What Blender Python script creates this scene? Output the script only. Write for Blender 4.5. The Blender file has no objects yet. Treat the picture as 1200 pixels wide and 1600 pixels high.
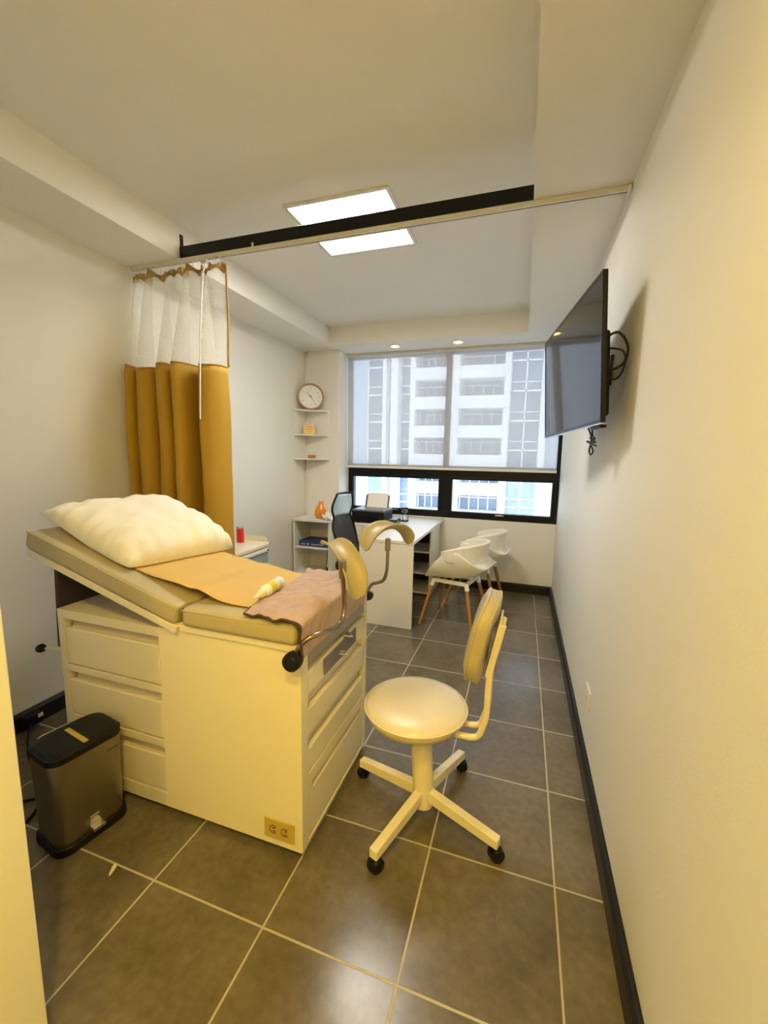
import bpy, bmesh, math, random
from math import sin, cos, pi, radians, sqrt, atan2, hypot
from mathutils import Vector, Matrix, noise
random.seed(7)
SC = bpy.context.scene
COL = SC.collection

# ------------------------------------------------------------------ materials
def nt(name):
    m = bpy.data.materials.new(name); m.use_nodes = True
    t = m.node_tree; b = t.nodes['Principled BSDF']
    return m, t, b
def rgb(r, g, b):
    f = lambda c: (c/255/12.92) if c/255 <= .04045 else ((c/255+.055)/1.055)**2.4
    return (f(r), f(g), f(b), 1)
def N(t, kind, **kw):
    n = t.nodes.new(kind)
    for k, v in kw.items():
        if k.startswith('i_'):
            n.inputs[k[2:].replace('_', ' ')].default_value = v
        else: setattr(n, k, v)
    return n
def mat(name, col, rough=.5, metal=0, var=.06, scale=6, bump=0, bscale=60, coat=0, spec=.5, sheen=0, trans=0):
    m, t, b = nt(name)
    tc = N(t, 'ShaderNodeTexCoord')
    nz = N(t, 'ShaderNodeTexNoise'); nz.inputs['Scale'].default_value = scale; nz.inputs['Detail'].default_value = 4
    t.links.new(tc.outputs['Object'], nz.inputs['Vector'])
    mx = N(t, 'ShaderNodeMix', data_type='RGBA')
    mx.inputs[6].default_value = [c*(1-var) for c in col[:3]]+[1]
    mx.inputs[7].default_value = [min(1, c*(1+var)) for c in col[:3]]+[1]
    t.links.new(nz.outputs['Fac'], mx.inputs[0]); t.links.new(mx.outputs[2], b.inputs['Base Color'])
    b.inputs['Roughness'].default_value = rough; b.inputs['Metallic'].default_value = metal
    b.inputs['Specular IOR Level'].default_value = spec
    if coat: b.inputs['Coat Weight'].default_value = coat; b.inputs['Coat Roughness'].default_value = .1
    if sheen: b.inputs['Sheen Weight'].default_value = sheen
    if trans: b.inputs['Transmission Weight'].default_value = trans
    if bump:
        n2 = N(t, 'ShaderNodeTexNoise'); n2.inputs['Scale'].default_value = bscale; n2.inputs['Detail'].default_value = 3
        t.links.new(tc.outputs['Object'], n2.inputs['Vector'])
        bp = N(t, 'ShaderNodeBump'); bp.inputs['Strength'].default_value = bump; bp.inputs['Distance'].default_value = .01
        t.links.new(n2.outputs['Fac'], bp.inputs['Height']); t.links.new(bp.outputs['Normal'], b.inputs['Normal'])
    return m
def emis(name, col, s):
    m, t, b = nt(name)
    b.inputs['Base Color'].default_value = (.8, .8, .8, 1)
    b.inputs['Emission Color'].default_value = col; b.inputs['Emission Strength'].default_value = s
    return m
def glassm(name, tint=(1, 1, 1, 1), gloss=.08, rough=.02):
    m, t, b = nt(name); t.nodes.remove(b)
    out = t.nodes['Material Output']
    tr = N(t, 'ShaderNodeBsdfTransparent'); tr.inputs[0].default_value = tint
    gl = N(t, 'ShaderNodeBsdfGlossy'); gl.inputs['Roughness'].default_value = rough
    fr = N(t, 'ShaderNodeLayerWeight'); fr.inputs[0].default_value = .25
    mp = N(t, 'ShaderNodeMath', operation='MULTIPLY_ADD'); mp.inputs[1].default_value = .6; mp.inputs[2].default_value = gloss
    t.links.new(fr.outputs['Fresnel'], mp.inputs[0])
    mx = N(t, 'ShaderNodeMixShader'); t.links.new(mp.outputs[0], mx.inputs[0])
    t.links.new(tr.outputs[0], mx.inputs[1]); t.links.new(gl.outputs[0], mx.inputs[2]); t.links.new(mx.outputs[0], out.inputs[0])
    return m

M = {}
M['wall'] = mat('wall_paint', (.80, .785, .725, 1), .6, var=.02, scale=1.5, bump=.08, bscale=160)
M['ceil'] = mat('ceiling_paint', (.82, .805, .755, 1), .75, var=.015, scale=1.5, bump=.04, bscale=120)
M['black_base'] = mat('baseboard_paint', (.010, .009, .010, 1), .35, var=.3, spec=.35)
M['black'] = mat('black_plastic', (.008, .008, .009, 1), .45, var=.2, spec=.25)
M['black_gloss'] = mat('gloss_black', (.005, .005, .006, 1), .3, var=.1, spec=.3)
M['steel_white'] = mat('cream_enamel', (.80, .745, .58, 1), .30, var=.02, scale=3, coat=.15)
M['recess'] = mat('cream_enamel_shaded', (.66, .60, .45, 1), .4, var=.03)  # same enamel, darkened: shade of the finger pulls put into the colour
M['vinyl'] = mat('tan_vinyl', (.46, .40, .25, 1), .42, var=.06, scale=8, bump=.12, bscale=250)
M['vinyl_grey'] = mat('grey_vinyl', (.33, .315, .29, 1), .5, var=.05)
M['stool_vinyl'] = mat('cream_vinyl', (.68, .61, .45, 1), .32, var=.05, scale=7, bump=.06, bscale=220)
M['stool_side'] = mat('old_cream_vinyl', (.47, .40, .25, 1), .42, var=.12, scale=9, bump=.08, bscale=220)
M['stool_metal'] = mat('cream_paint_metal', (.80, .73, .55, 1), .35, var=.06, scale=14)
M['brown'] = mat('dark_brown_board', (.035, .018, .01, 1), .55, var=.2)
M['bronze'] = mat('worn_chrome', (.36, .31, .24, 1), .22, metal=1, var=.2, scale=30)
M['chrome'] = mat('chrome', (.62, .60, .58, 1), .15, metal=1, var=.05)
M['plate'] = mat('polished_plate', (.33, .31, .31, 1), .3, metal=.8, var=.15)
M['saddle'] = mat('tan_saddle_plastic', (.40, .34, .19, 1), .42, var=.06, scale=5)
M['pillow'] = mat('pillow_cotton', (.84, .81, .71, 1), .85, var=.03, scale=8, bump=.25, bscale=22, sheen=.2)
M['paper'] = mat('kraft_paper', (.60, .41, .13, 1), .7, var=.05, scale=5, bump=.04, bscale=90)
M['towel'] = mat('pink_cloth', (.44, .31, .27, 1), .8, var=.12, scale=30, bump=.5, bscale=30, sheen=.2)
M['hem'] = mat('dark_hem', (.06, .035, .03, 1), .8)
M['white_plastic'] = mat('white_plastic', (.80, .79, .75, 1), .35, var=.02)
M['cap_cream'] = mat('cream_plastic', (.78, .70, .48, 1), .4)
M['label_yellow'] = mat('yellow_label', (.70, .55, .02, 1), .45, var=.2, scale=60)
M['print_dark'] = mat('dark_print', (.05, .05, .06, 1), .6)
M['print_grey'] = mat('grey_print', (.35, .37, .42, 1), .6)
M['print_band'] = mat('pale_print', (.62, .66, .72, 1), .5, var=.5, scale=120)
M['brass'] = mat('brass_plate', (.56, .42, .08, 1), .4, metal=.1, var=.12)
M['desk'] = mat('white_laminate', (.78, .76, .72, 1), .35, var=.015)
M['chair_shell'] = mat('white_shell', (.84, .82, .75, 1), .35, var=.02)
M['wood'] = mat('honey_wood', (.42, .19, .05, 1), .4, var=.25, scale=20)
M['wood_dark'] = mat('brown_wood', (.20, .09, .045, 1), .4, var=.25, scale=20)
M['grey_drawer'] = mat('blue_grey_enamel', (.30, .335, .37, 1), .4, var=.04)
M['red'] = mat('red_plastic', (.72, .015, .02, 1), .3)
M['orange'] = mat('orange_ceramic', (.75, .27, .015, 1), .25, var=.12, scale=12)
M['amber'] = mat('amber_plaque', (.78, .45, .02, 1), .3, var=.2, scale=30)
M['amber_wood'] = mat('orange_wood', (.45, .18, .05, 1), .4, var=.3, scale=30)
M['tissue'] = mat('tissue', (.85, .83, .80, 1), .9)
M['blue_box'] = mat('navy_card', (.02, .035, .13, 1), .45, var=.3, scale=40)
M['clock_face'] = mat('clock_face', (.80, .78, .72, 1), .45, var=.01)
M['clock_rim'] = mat('clock_rim_wood', (.45, .28, .14, 1), .35, var=.15)
M['printer_top'] = mat('printer_grey', (.16, .18, .20, 1), .35)
M['sheet'] = mat('paper_sheet', (.84, .84, .85, 1), .8, var=.01)
M['alu'] = mat('white_aluminium', (.70, .67, .58, 1), .4, metal=.2, var=.04)
M['frame_black'] = mat('window_frame_black', (.005, .006, .007, 1), .35, var=.1, spec=.25)
M['clear'] = glassm('clear_plastic', (.95, .97, 1, 1), .12)
M['glass'] = glassm('window_glass', (.97, .985, 1, 1), .05)
M['panel_light'] = emis('panel_diffuser', (1, .96, .88, 1), 18.5)
M['warm_lamp'] = emis('warm_lamp', (1, .58, .08, 1), 9)
M['warm_lamp_near'] = emis('warm_lamp_near', (1, .69, .13, 1), 400)

def brushed():
    m, t, b = nt('brushed_steel')
    tc = N(t, 'ShaderNodeTexCoord'); mp = N(t, 'ShaderNodeMapping'); mp.inputs['Scale'].default_value = (3, 3, 220)
    nz = N(t, 'ShaderNodeTexNoise'); nz.inputs['Scale'].default_value = 3; nz.inputs['Detail'].default_value = 5
    t.links.new(tc.outputs['Object'], mp.inputs[0]); t.links.new(mp.outputs[0], nz.inputs['Vector'])
    mr = N(t, 'ShaderNodeMapRange'); mr.inputs[3].default_value = .22; mr.inputs[4].default_value = .42
    t.links.new(nz.outputs['Fac'], mr.inputs[0]); t.links.new(mr.outputs[0], b.inputs['Roughness'])
    b.inputs['Base Color'].default_value = (.34, .31, .25, 1); b.inputs['Metallic'].default_value = 1
    b.inputs['Anisotropic'].default_value = .5
    return m
M['brushed'] = brushed()

def floor_mat():
    m, t, b = nt('floor_tiles'); l = t.links.new
    tc = N(t, 'ShaderNodeTexCoord'); sp = N(t, 'ShaderNodeSeparateXYZ'); l(tc.outputs['Object'], sp.inputs[0])
    T = .45; g = .0028
    def line(o):
        d = N(t, 'ShaderNodeMath', operation='DIVIDE'); d.inputs[1].default_value = T; l(o, d.inputs[0])
        r = N(t, 'ShaderNodeMath', operation='ROUND'); l(d.outputs[0], r.inputs[0])
        s = N(t, 'ShaderNodeMath', operation='SUBTRACT'); l(d.outputs[0], s.inputs[0]); l(r.outputs[0], s.inputs[1])
        a = N(t, 'ShaderNodeMath', operation='ABSOLUTE'); l(s.outputs[0], a.inputs[0])
        mr = N(t, 'ShaderNodeMapRange'); mr.inputs[1].default_value = g/T; mr.inputs[2].default_value = (g+.0012)/T
        mr.inputs[3].default_value = 1; mr.inputs[4].default_value = 0; l(a.outputs[0], mr.inputs[0])
        f = N(t, 'ShaderNodeMath', operation='FLOOR'); l(d.outputs[0], f.inputs[0])
        return mr.outputs[0], f.outputs[0]
    lx, fx = line(sp.outputs['X']); ly, fy = line(sp.outputs['Y'])
    mxm = N(t, 'ShaderNodeMath', operation='MAXIMUM'); l(lx, mxm.inputs[0]); l(ly, mxm.inputs[1])
    cb = N(t, 'ShaderNodeCombineXYZ'); l(fx, cb.inputs[0]); l(fy, cb.inputs[1])
    wn = N(t, 'ShaderNodeTexWhiteNoise', noise_dimensions='3D'); l(cb.outputs[0], wn.inputs['Vector'])
    sc = N(t, 'ShaderNodeVectorMath', operation='SCALE'); sc.inputs['Scale'].default_value = 9; l(wn.outputs['Color'], sc.inputs[0])
    ad = N(t, 'ShaderNodeVectorMath', operation='ADD'); l(sc.outputs[0], ad.inputs[0]); l(tc.outputs['Object'], ad.inputs[1])
    n1 = N(t, 'ShaderNodeTexNoise'); n1.inputs['Scale'].default_value = 3.2; n1.inputs['Detail'].default_value = 8; n1.inputs['Roughness'].default_value = .6
    l(ad.outputs[0], n1.inputs['Vector'])
    n2 = N(t, 'ShaderNodeTexNoise'); n2.inputs['Scale'].default_value = 34; n2.inputs['Detail'].default_value = 6; l(ad.outputs[0], n2.inputs['Vector'])
    cr = N(t, 'ShaderNodeValToRGB'); cr.color_ramp.elements[0].position = .3; cr.color_ramp.elements[1].position = .72
    cr.color_ramp.elements[0].color = (.100, .081, .050, 1); cr.color_ramp.elements[1].color = (.180, .152, .108, 1)
    l(n1.outputs['Fac'], cr.inputs[0])
    ov = N(t, 'ShaderNodeMix', data_type='RGBA', blend_type='MULTIPLY'); ov.inputs[0].default_value = .5
    l(cr.outputs[0], ov.inputs[6])
    c2 = N(t, 'ShaderNodeMapRange'); c2.inputs[1].default_value = .3; c2.inputs[2].default_value = .7; c2.inputs[3].default_value = .7; c2.inputs[4].default_value = 1.25
    l(n2.outputs['Fac'], c2.inputs[0]); l(c2.outputs[0], ov.inputs[7])
    gm = N(t, 'ShaderNodeMix', data_type='RGBA'); gm.inputs[7].default_value = (.44, .40, .30, 1)
    l(mxm.outputs[0], gm.inputs[0]); l(ov.outputs[2], gm.inputs[6]); l(gm.outputs[2], b.inputs['Base Color'])
    rr = N(t, 'ShaderNodeMapRange'); rr.inputs[3].default_value = .17; rr.inputs[4].default_value = .30; l(n1.outputs['Fac'], rr.inputs[0])
    ra = N(t, 'ShaderNodeMath', operation='MULTIPLY_ADD'); ra.inputs[1].default_value = .4; l(mxm.outputs[0], ra.inputs[0]); l(rr.outputs[0], ra.inputs[2])
    l(ra.outputs[0], b.inputs['Roughness'])
    hs = N(t, 'ShaderNodeMath', operation='MULTIPLY_ADD'); hs.inputs[1].default_value = -1.0; l(mxm.outputs[0], hs.inputs[0])
    h2 = N(t, 'ShaderNodeMath', operation='MULTIPLY'); h2.inputs[1].default_value = .12; l(n2.outputs['Fac'], h2.inputs[0]); l(h2.outputs[0], hs.inputs[2])
    bp = N(t, 'ShaderNodeBump'); bp.inputs['Strength'].default_value = .35; bp.inputs['Distance'].default_value = .0015
    l(hs.outputs[0], bp.inputs['Height']); l(bp.outputs[0], b.inputs['Normal'])
    return m
M['floor'] = floor_mat()

def blind_mat():
    m, t, b = nt('blind_screen'); t.nodes.remove(b); l = t.links.new
    out = t.nodes['Material Output']
    tr = N(t, 'ShaderNodeBsdfTransparent'); tr.inputs[0].default_value = (.94, .95, 1, 1)
    tl = N(t, 'ShaderNodeBsdfTranslucent'); tl.inputs[0].default_value = (.36, .36, .36, 1)
    df = N(t, 'ShaderNodeBsdfDiffuse'); df.inputs[0].default_value = (.62, .60, .56, 1)
    m1 = N(t, 'ShaderNodeMixShader'); m1.inputs[0].default_value = .45; l(df.outputs[0], m1.inputs[1]); l(tl.outputs[0], m1.inputs[2])
    m2 = N(t, 'ShaderNodeMixShader'); m2.inputs[0].default_value = .15; l(m1.outputs[0], m2.inputs[1]); l(tr.outputs[0], m2.inputs[2])
    l(m2.outputs[0], out.inputs[0]); return m
M['blind'] = blind_mat()

def cloth_mat(name, col, tr_f=.25):
    m, t, b = nt(name); l = t.links.new; out = t.nodes['Material Output']
    tc = N(t, 'ShaderNodeTexCoord'); nz = N(t, 'ShaderNodeTexNoise'); nz.inputs['Scale'].default_value = 300; l(tc.outputs['UV'], nz.inputs['Vector'])
    bp = N(t, 'ShaderNodeBump'); bp.inputs['Strength'].default_value = .1; bp.inputs['Distance'].default_value = .002; l(nz.outputs['Fac'], bp.inputs['Height'])
    b.inputs['Base Color'].default_value = col; b.inputs['Roughness'].default_value = .7; b.inputs['Sheen Weight'].default_value = .15
    l(bp.outputs[0], b.inputs['Normal'])
    tl = N(t, 'ShaderNodeBsdfTranslucent'); tl.inputs[0].default_value = col
    mx = N(t, 'ShaderNodeMixShader'); mx.inputs[0].default_value = tr_f; l(b.outputs[0], mx.inputs[1]); l(tl.outputs[0], mx.inputs[2]); l(mx.outputs[0], out.inputs[0])
    return m
M['curtain'] = cloth_mat('mustard_fabric', (.52, .31, .024, 1), .15)
M['band'] = cloth_mat('tan_heading', (.45, .27, .06, 1), .1)
M['office_mesh_top'] = None

def net_mat():
    m, t, b = nt('curtain_net'); l = t.links.new; out = t.nodes['Material Output']
    tc = N(t, 'ShaderNodeTexCoord')
    vo = N(t, 'ShaderNodeTexVoronoi', feature='DISTANCE_TO_EDGE'); vo.inputs['Scale'].default_value = 95; vo.inputs['Randomness'].default_value = .12
    l(tc.outputs['UV'], vo.inputs['Vector'])
    mr = N(t, 'ShaderNodeMapRange'); mr.inputs[1].default_value = .07; mr.inputs[2].default_value = .15; mr.inputs[3].default_value = .85; mr.inputs[4].default_value = .08
    l(vo.outputs['Distance'], mr.inputs[0])
    b.inputs['Base Color'].default_value = (.86, .84, .76, 1); b.inputs['Roughness'].default_value = .6
    tl = N(t, 'ShaderNodeBsdfTranslucent'); tl.inputs[0].default_value = (.86, .84, .76, 1)
    m0 = N(t, 'ShaderNodeMixShader'); m0.inputs[0].default_value = .4; l(b.outputs[0], m0.inputs[1]); l(tl.outputs[0], m0.inputs[2])
    tr = N(t, 'ShaderNodeBsdfTransparent')
    mx = N(t, 'ShaderNodeMixShader'); l(mr.outputs[0], mx.inputs[0]); l(tr.outputs[0], mx.inputs[1]); l(m0.outputs[0], mx.inputs[2]); l(mx.outputs[0], out.inputs[0])
    return m
M['net'] = net_mat()

def mesh_mat(name, col, alpha):
    m, t, b = nt(name); l = t.links.new; out = t.nodes['Material Output']
    b.inputs['Base Color'].default_value = col; b.inputs['Roughness'].default_value = .5
    tr = N(t, 'ShaderNodeBsdfTransparent'); mx = N(t, 'ShaderNodeMixShader'); mx.inputs[0].default_value = alpha
    l(tr.outputs[0], mx.inputs[1]); l(b.outputs[0], mx.inputs[2]); l(mx.outputs[0], out.inputs[0]); return m
M['mesh_daylit'] = mat('daylit_blue_mesh', (.55, .74, .92, 1), .35, var=.04)  # window light seen through the headrest mesh, painted as an opaque pale blue
M['mesh_black'] = mesh_mat('black_mesh', (.012, .013, .015, 1), .93)

# ------------------------------------------------------------------ mesh helper
ROOTM = {}
class MB:
    def __init__(s): s.v = []; s.f = []; s.uv = {}; s.isl = []
    def add(s, vs, fs):
        o = len(s.v); s.isl.append((o, o+len(vs))); s.v += [Vector(p) for p in vs]; s.f += [tuple(i+o for i in f) for f in fs]; return s
    def box(s, x0, x1, y0, y1, z0, z1, Mx=None):
        vs = [Vector((x, y, z)) for x in (x0, x1) for y in (y0, y1) for z in (z0, z1)]
        if Mx is not None: vs = [Mx @ v for v in vs]
        return s.add(vs, [(0, 1, 3, 2), (4, 6, 7, 5), (0, 4, 5, 1), (2, 3, 7, 6), (0, 2, 6, 4), (1, 5, 7, 3)])
    def hexa(s, bottom, top):   # two 4-point loops
        return s.add(list(bottom)+list(top), [(3, 2, 1, 0), (4, 5, 6, 7), (0, 1, 5, 4), (1, 2, 6, 5), (2, 3, 7, 6), (3, 0, 4, 7)])
    def prism(s, pts, z0, z1, Mx=None):
        n = len(pts); vs = [Vector((p[0], p[1], z0)) for p in pts]+[Vector((p[0], p[1], z1)) for p in pts]
        if Mx is not None: vs = [Mx @ v for v in vs]
        return s.add(vs, [tuple(range(n-1, -1, -1)), tuple(range(n, 2*n))]+[(i, (i+1) % n, n+(i+1) % n, n+i) for i in range(n)])
    def tube(s, P, r, n=12, cap=True, sx=1, sy=1):
        P = [Vector(p) for p in P]; m = len(P); R = r if isinstance(r, (list, tuple)) else [r]*m
        T = []
        for i in range(m):
            a = P[max(i-1, 0)]; b = P[min(i+1, m-1)]; T.append((b-a).normalized())
        up = Vector((0, 0, 1)) if abs(T[0].z) < .9 else Vector((1, 0, 0))
        u = T[0].cross(up).normalized(); vs = []
        for i in range(m):
            u = (u - T[i]*u.dot(T[i])).normalized(); w = T[i].cross(u)
            for k in range(n):
                a = 2*pi*k/n; vs.append(P[i]+(u*cos(a)*sx+w*sin(a)*sy)*R[i])
        fs = [(i*n+k, i*n+(k+1) % n, (i+1)*n+(k+1) % n, (i+1)*n+k) for i in range(m-1) for k in range(n)]
        if cap: fs += [tuple(range(n-1, -1, -1)), tuple(range((m-1)*n, m*n))]
        return s.add(vs, fs)
    def lathe(s, prof, n=32, Mx=None, cap=True):
        vs = []; fs = []
        for (r, z) in prof:
            for k in range(n):
                a = 2*pi*k/n; vs.append(Vector((r*cos(a), r*sin(a), z)))
        if Mx is not None: vs = [Mx @ v for v in vs]
        m = len(prof)
        fs = [(i*n+k, i*n+(k+1) % n, (i+1)*n+(k+1) % n, (i+1)*n+k) for i in range(m-1) for k in range(n)]
        if cap and prof[0][0] > 1e-5: fs.append(tuple(range(n-1, -1, -1)))
        if cap and prof[-1][0] > 1e-5: fs.append(tuple(range((m-1)*n, m*n)))
        return s.add(vs, fs)
    def grid(s, fn, nu, nv, closed_u=False, uvfn=None):
        o = len(s.v); vs = [Vector(fn(i/nu, j/nv)) for j in range(nv+1) for i in range(nu+(0 if closed_u else 1))]
        w = nu if closed_u else nu+1
        fs = [(j*w+i, j*w+(i+1) % w, (j+1)*w+(i+1) % w, (j+1)*w+i) for j in range(nv) for i in range(nu)]
        s.add(vs, fs)
        if uvfn:
            for j in range(nv+1):
                for i in range(w): s.uv[o+j*w+i] = uvfn(i/nu, j/nv)
        return s
    def build(s, name, m, parent=None, bevel=0, seg=3, smooth=None, solid=0, sub=0, world=True, so=0):
        me = bpy.data.meshes.new(name)
        vs = s.v
        if parent is not None and world and parent.name in ROOTM:
            inv = ROOTM[parent.name]; vs = [inv @ v for v in vs]
        me.from_pydata([tuple(v) for v in vs], [], s.f); me.update()
        bm = bmesh.new(); bm.from_mesh(me)
        if not s.uv:
            bm.verts.ensure_lookup_table(); sets = [[bm.verts[i] for i in range(a, b)] for a, b in s.isl]
            for q in sets: bmesh.ops.remove_doubles(bm, verts=[v for v in q if v.is_valid], dist=1e-6)
        bmesh.ops.recalc_face_normals(bm, faces=bm.faces) if not s.uv else None
        bm.to_mesh(me); bm.free()
        if s.uv:
            ul = me.uv_layers.new(name='UVMap')
            for lp in me.loops: ul.data[lp.index].uv = s.uv.get(lp.vertex_index, (0, 0))
        o = bpy.data.objects.new(name, me); COL.objects.link(o)
        me.materials.append(m)
        if smooth is not None:
            for p in me.polygons: p.use_smooth = True
            if smooth < 180: me.set_sharp_from_angle(angle=radians(smooth))
        if solid:
            k = o.modifiers.new('thick', 'SOLIDIFY'); k.thickness = solid; k.offset = so
        if bevel:
            k = o.modifiers.new('bev', 'BEVEL'); k.width = bevel; k.segments = seg; k.limit_method = 'ANGLE'; k.angle_limit = radians(35)
            for p in me.polygons: p.use_smooth = True
            k.harden_normals = False
            me.set_sharp_from_angle(angle=radians(50)) if False else None
            w = o.modifiers.new('wn', 'WEIGHTED_NORMAL'); w.keep_sharp = True
        if sub:
            k = o.modifiers.new('sub', 'SUBSURF'); k.levels = sub; k.render_levels = sub
        if parent is not None:
            o.parent = parent
            if parent.name in ROOTM: ROOTM[o.name] = ROOTM[parent.name]
        return o
def thing(name, label, cat, loc=(0, 0, 0), rz=0, group=None):
    o = bpy.data.objects.new(name, None); COL.objects.link(o); o.empty_display_size = .1
    o.location = loc; o.rotation_euler = (0, 0, rz)
    ROOTM[o.name] = (Matrix.Translation(Vector(loc)) @ Matrix.Rotation(rz, 4, 'Z')).inverted()
    o['label'] = label; o['category'] = cat
    if group: o['group'] = group
    return o
def struct(name, mb, m, **k):
    o = mb.build(name, m, None, **k); o['kind'] = 'structure'; return o
def tag(o, label, cat, group=None):
    o['label'] = label; o['category'] = cat
    if group: o['group'] = group
    return o
def copy_tree(o, parent=None):
    c = o.copy(); COL.objects.link(c)
    if parent is not None: c.parent = parent
    for ch in list(o.children): copy_tree(ch, c)
    return c
def catmull(P, n=8):
    P = [Vector(p) for p in P]; out = []
    for i in range(len(P)-1):
        a = P[max(i-1, 0)]; b = P[i]; c = P[i+1]; d = P[min(i+2, len(P)-1)]
        for k in range(n):
            t = k/n; out.append(.5*((2*b)+(c-a)*t+(2*a-5*b+4*c-d)*t*t+(3*b-a-3*c+d)*t**3))
    out.append(P[-1]); return out
def rrect(w, d, r, n=6):
    pts = []
    for (sx, sy, a0) in ((1, 1, 0), (-1, 1, 90), (-1, -1, 180), (1, -1, 270)):
        for k in range(n+1):
            a = radians(a0+90*k/n); pts.append((sx*(w/2-r)+r*cos(a), sy*(d/2-r)+r*sin(a)))
    return pts
def text_mb(mb, txt, size, Mx, depth=.0004):
    cu = bpy.data.curves.new('t', 'FONT'); cu.body = txt; cu.size = size; cu.align_x = 'CENTER'; cu.align_y = 'CENTER'; cu.extrude = depth
    o = bpy.data.objects.new('t', cu); COL.objects.link(o)
    dg = bpy.context.evaluated_depsgraph_get(); me = bpy.data.meshes.new_from_object(o.evaluated_get(dg))
    mb.add([Mx @ v.co for v in me.vertices], [tuple(p.vertices) for p in me.polygons])
    bpy.data.objects.remove(o); bpy.data.curves.remove(cu); bpy.data.meshes.remove(me)

# ------------------------------------------------------------------ room
XL, XR, YF, YB = -2.693, .18, 3.40, -3.2
ZS, ZC = 2.683, 2.875
XiL, XiR, YS = -2.28, -.222, 2.90
YC = 3.07          # face of the corner column
W = .15
struct('floor', MB().box(XL-W, XR+W, YB-W, YF+W, -.1, 0), M['floor'])
struct('wall_left', MB().box(XL-W, XL, YB-W, YF+W, 0, 3.05), M['wall'])
struct('wall_right', MB().box(XR, XR+W, YB-W, YF+W, 0, 3.05), M['wall'])
struct('wall_rear', MB().box(XL-W, XR+W, YB-W, YB, 0, 3.05), M['wall'])
struct('wall_front', MB().box(XL, XR, YF-.02, YF+W, 0, .80).box(XL, -2.262, YF-.02, YF+W, .8, 3.05).box(-2.262, XR, YF-.02, YF+W, ZS, 3.05), M['wall'])
struct('wall_corner_column', MB().box(XL, -2.255, YC, YF-.02, 0, ZS), M['wall'], bevel=.006)
struct('wall_partition', MB().box(XL, -1.267, -.97, -.848, 0, ZS), M['wall'], bevel=.004)
# tray ceiling: the raised field and the lower soffit ring
YT = -1.1
struct('ceiling', MB().box(XL, XR, YB, YF, ZC, ZC+.1), M['ceil'])
sf = MB().box(XL, XiL, YB, YF-.02, ZS, ZC).box(XiR, XR, YB, YF-.02, ZS, ZC).box(XiL, XiR, YS, YF-.02, ZS, ZC).box(XiL, XiR, YB, YT, ZS, ZC)
struct('ceiling_soffit', sf, M['ceil'])
# baseboards
def base(name, x0, x1, y0, y1, nx, ny):
    mb = MB().box(x0, x1, y0, y1, 0, .085)
    mb.hexa([(x0, y0, .085), (x1, y0, .085), (x1, y1, .085), (x0, y1, .085)],
            [(x0+(.012 if nx < 0 else 0), y0+(.012 if ny < 0 else 0), .1), (x1-(.012 if nx > 0 else 0), y0+(.012 if ny < 0 else 0), .1),
             (x1-(.012 if nx > 0 else 0), y1, .1), (x0+(.012 if nx < 0 else 0), y1, .1)])
    struct(name, mb, M['black_base'], bevel=.003)
base('baseboard_right', XR-.025, XR, YB, YF-.045, -1, 0)
base('baseboard_front', -2.255, XR, YF-.045, YF-.02, 0, -1)
base('baseboard_left', XL, XL+.025, -.848, YC, 1, 0)
# cable duct in the corner above the credenza
struct('trim_1', MB().box(XL+.03, XL+.05, YC-.014, YC, .78, ZS), M['wall'], bevel=.002)

# window: black frame with two low opening panes, a tall field behind the blind
fy0, fy1 = YF-.025, YF+.045
fm = MB()
x0, x1 = -2.262, XR
fm.box(x0, x1, fy0, fy1, .80, .878); fm.box(x0, x1, fy0, fy1, 1.243, 1.40)
fm.box(x0, -2.185, fy0, fy1, .878, 1.243); fm.box(.112, x1, fy0, fy1, .878, 1.243)
fm.box(-1.122, -.958, fy0, fy1, .878, 1.243)
fm.box(x0, -2.225, fy0, fy1, 1.40, ZS); fm.box(.14, x1, fy0, fy1, 1.40, ZS); fm.box(-1.075, -1.015, fy0, fy1, 1.40, ZS); fm.box(x0, x1, fy0, fy1, 2.64, ZS)
# raised sash borders
for a, b in ((-2.185, -1.122), (-.958, .112)):
    fm.box(a-.03, b+.03, fy0-.014, fy0, .85, .876); fm.box(a-.03, b+.03, fy0-.014, fy0, 1.245, 1.272)
    fm.box(a-.03, a-.004, fy0-.014, fy0, .876, 1.245); fm.box(b+.004, b+.03, fy0-.014, fy0, .876, 1.245)
win = struct('window_1', fm, M['frame_black'], bevel=.003)
for a, b in ((-2.185, -1.122), (-.958, .112)):
    MB().box(a, b, YF+.01, YF+.014, .878, 1.243).build('pane', M['glass'], win)
    c = (a+b)/2
    MB().box(c-.04, c+.04, fy0-.026, fy0-.014, .852, .868).box(c-.015, c+.055, fy0-.036, fy0-.026, .855, .865).build('latch', M['chrome'], win, bevel=.002)
for a, b in ((-2.225, -1.075), (-1.015, .14)):
    MB().box(a, b, YF+.01, YF+.014, 1.40, 2.64).build('pane', M['glass'], win)

# roller blind
bl = thing('roller_blind', 'translucent grey roller blind lowered over the upper window', 'blind', (-1.1, YF-.07, 1.37))
MB().grid(lambda u, v: (-2.25+u*2.388, YF-.075, 1.375+v*(ZS-.012-1.375)), 40, 20, uvfn=lambda u, v: (u, v)).build('fabric', M['blind'], bl, smooth=180)
MB().box(-2.256, .142, YF-.085, YF-.065, 1.352, 1.378).build('bottom_bar', M['white_plastic'], bl, bevel=.004)
MB().box(-2.25, .15, YF-.10, YF-.05, ZS-.03, ZS-.001).build('headrail', M['alu'], bl, bevel=.004)

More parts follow.
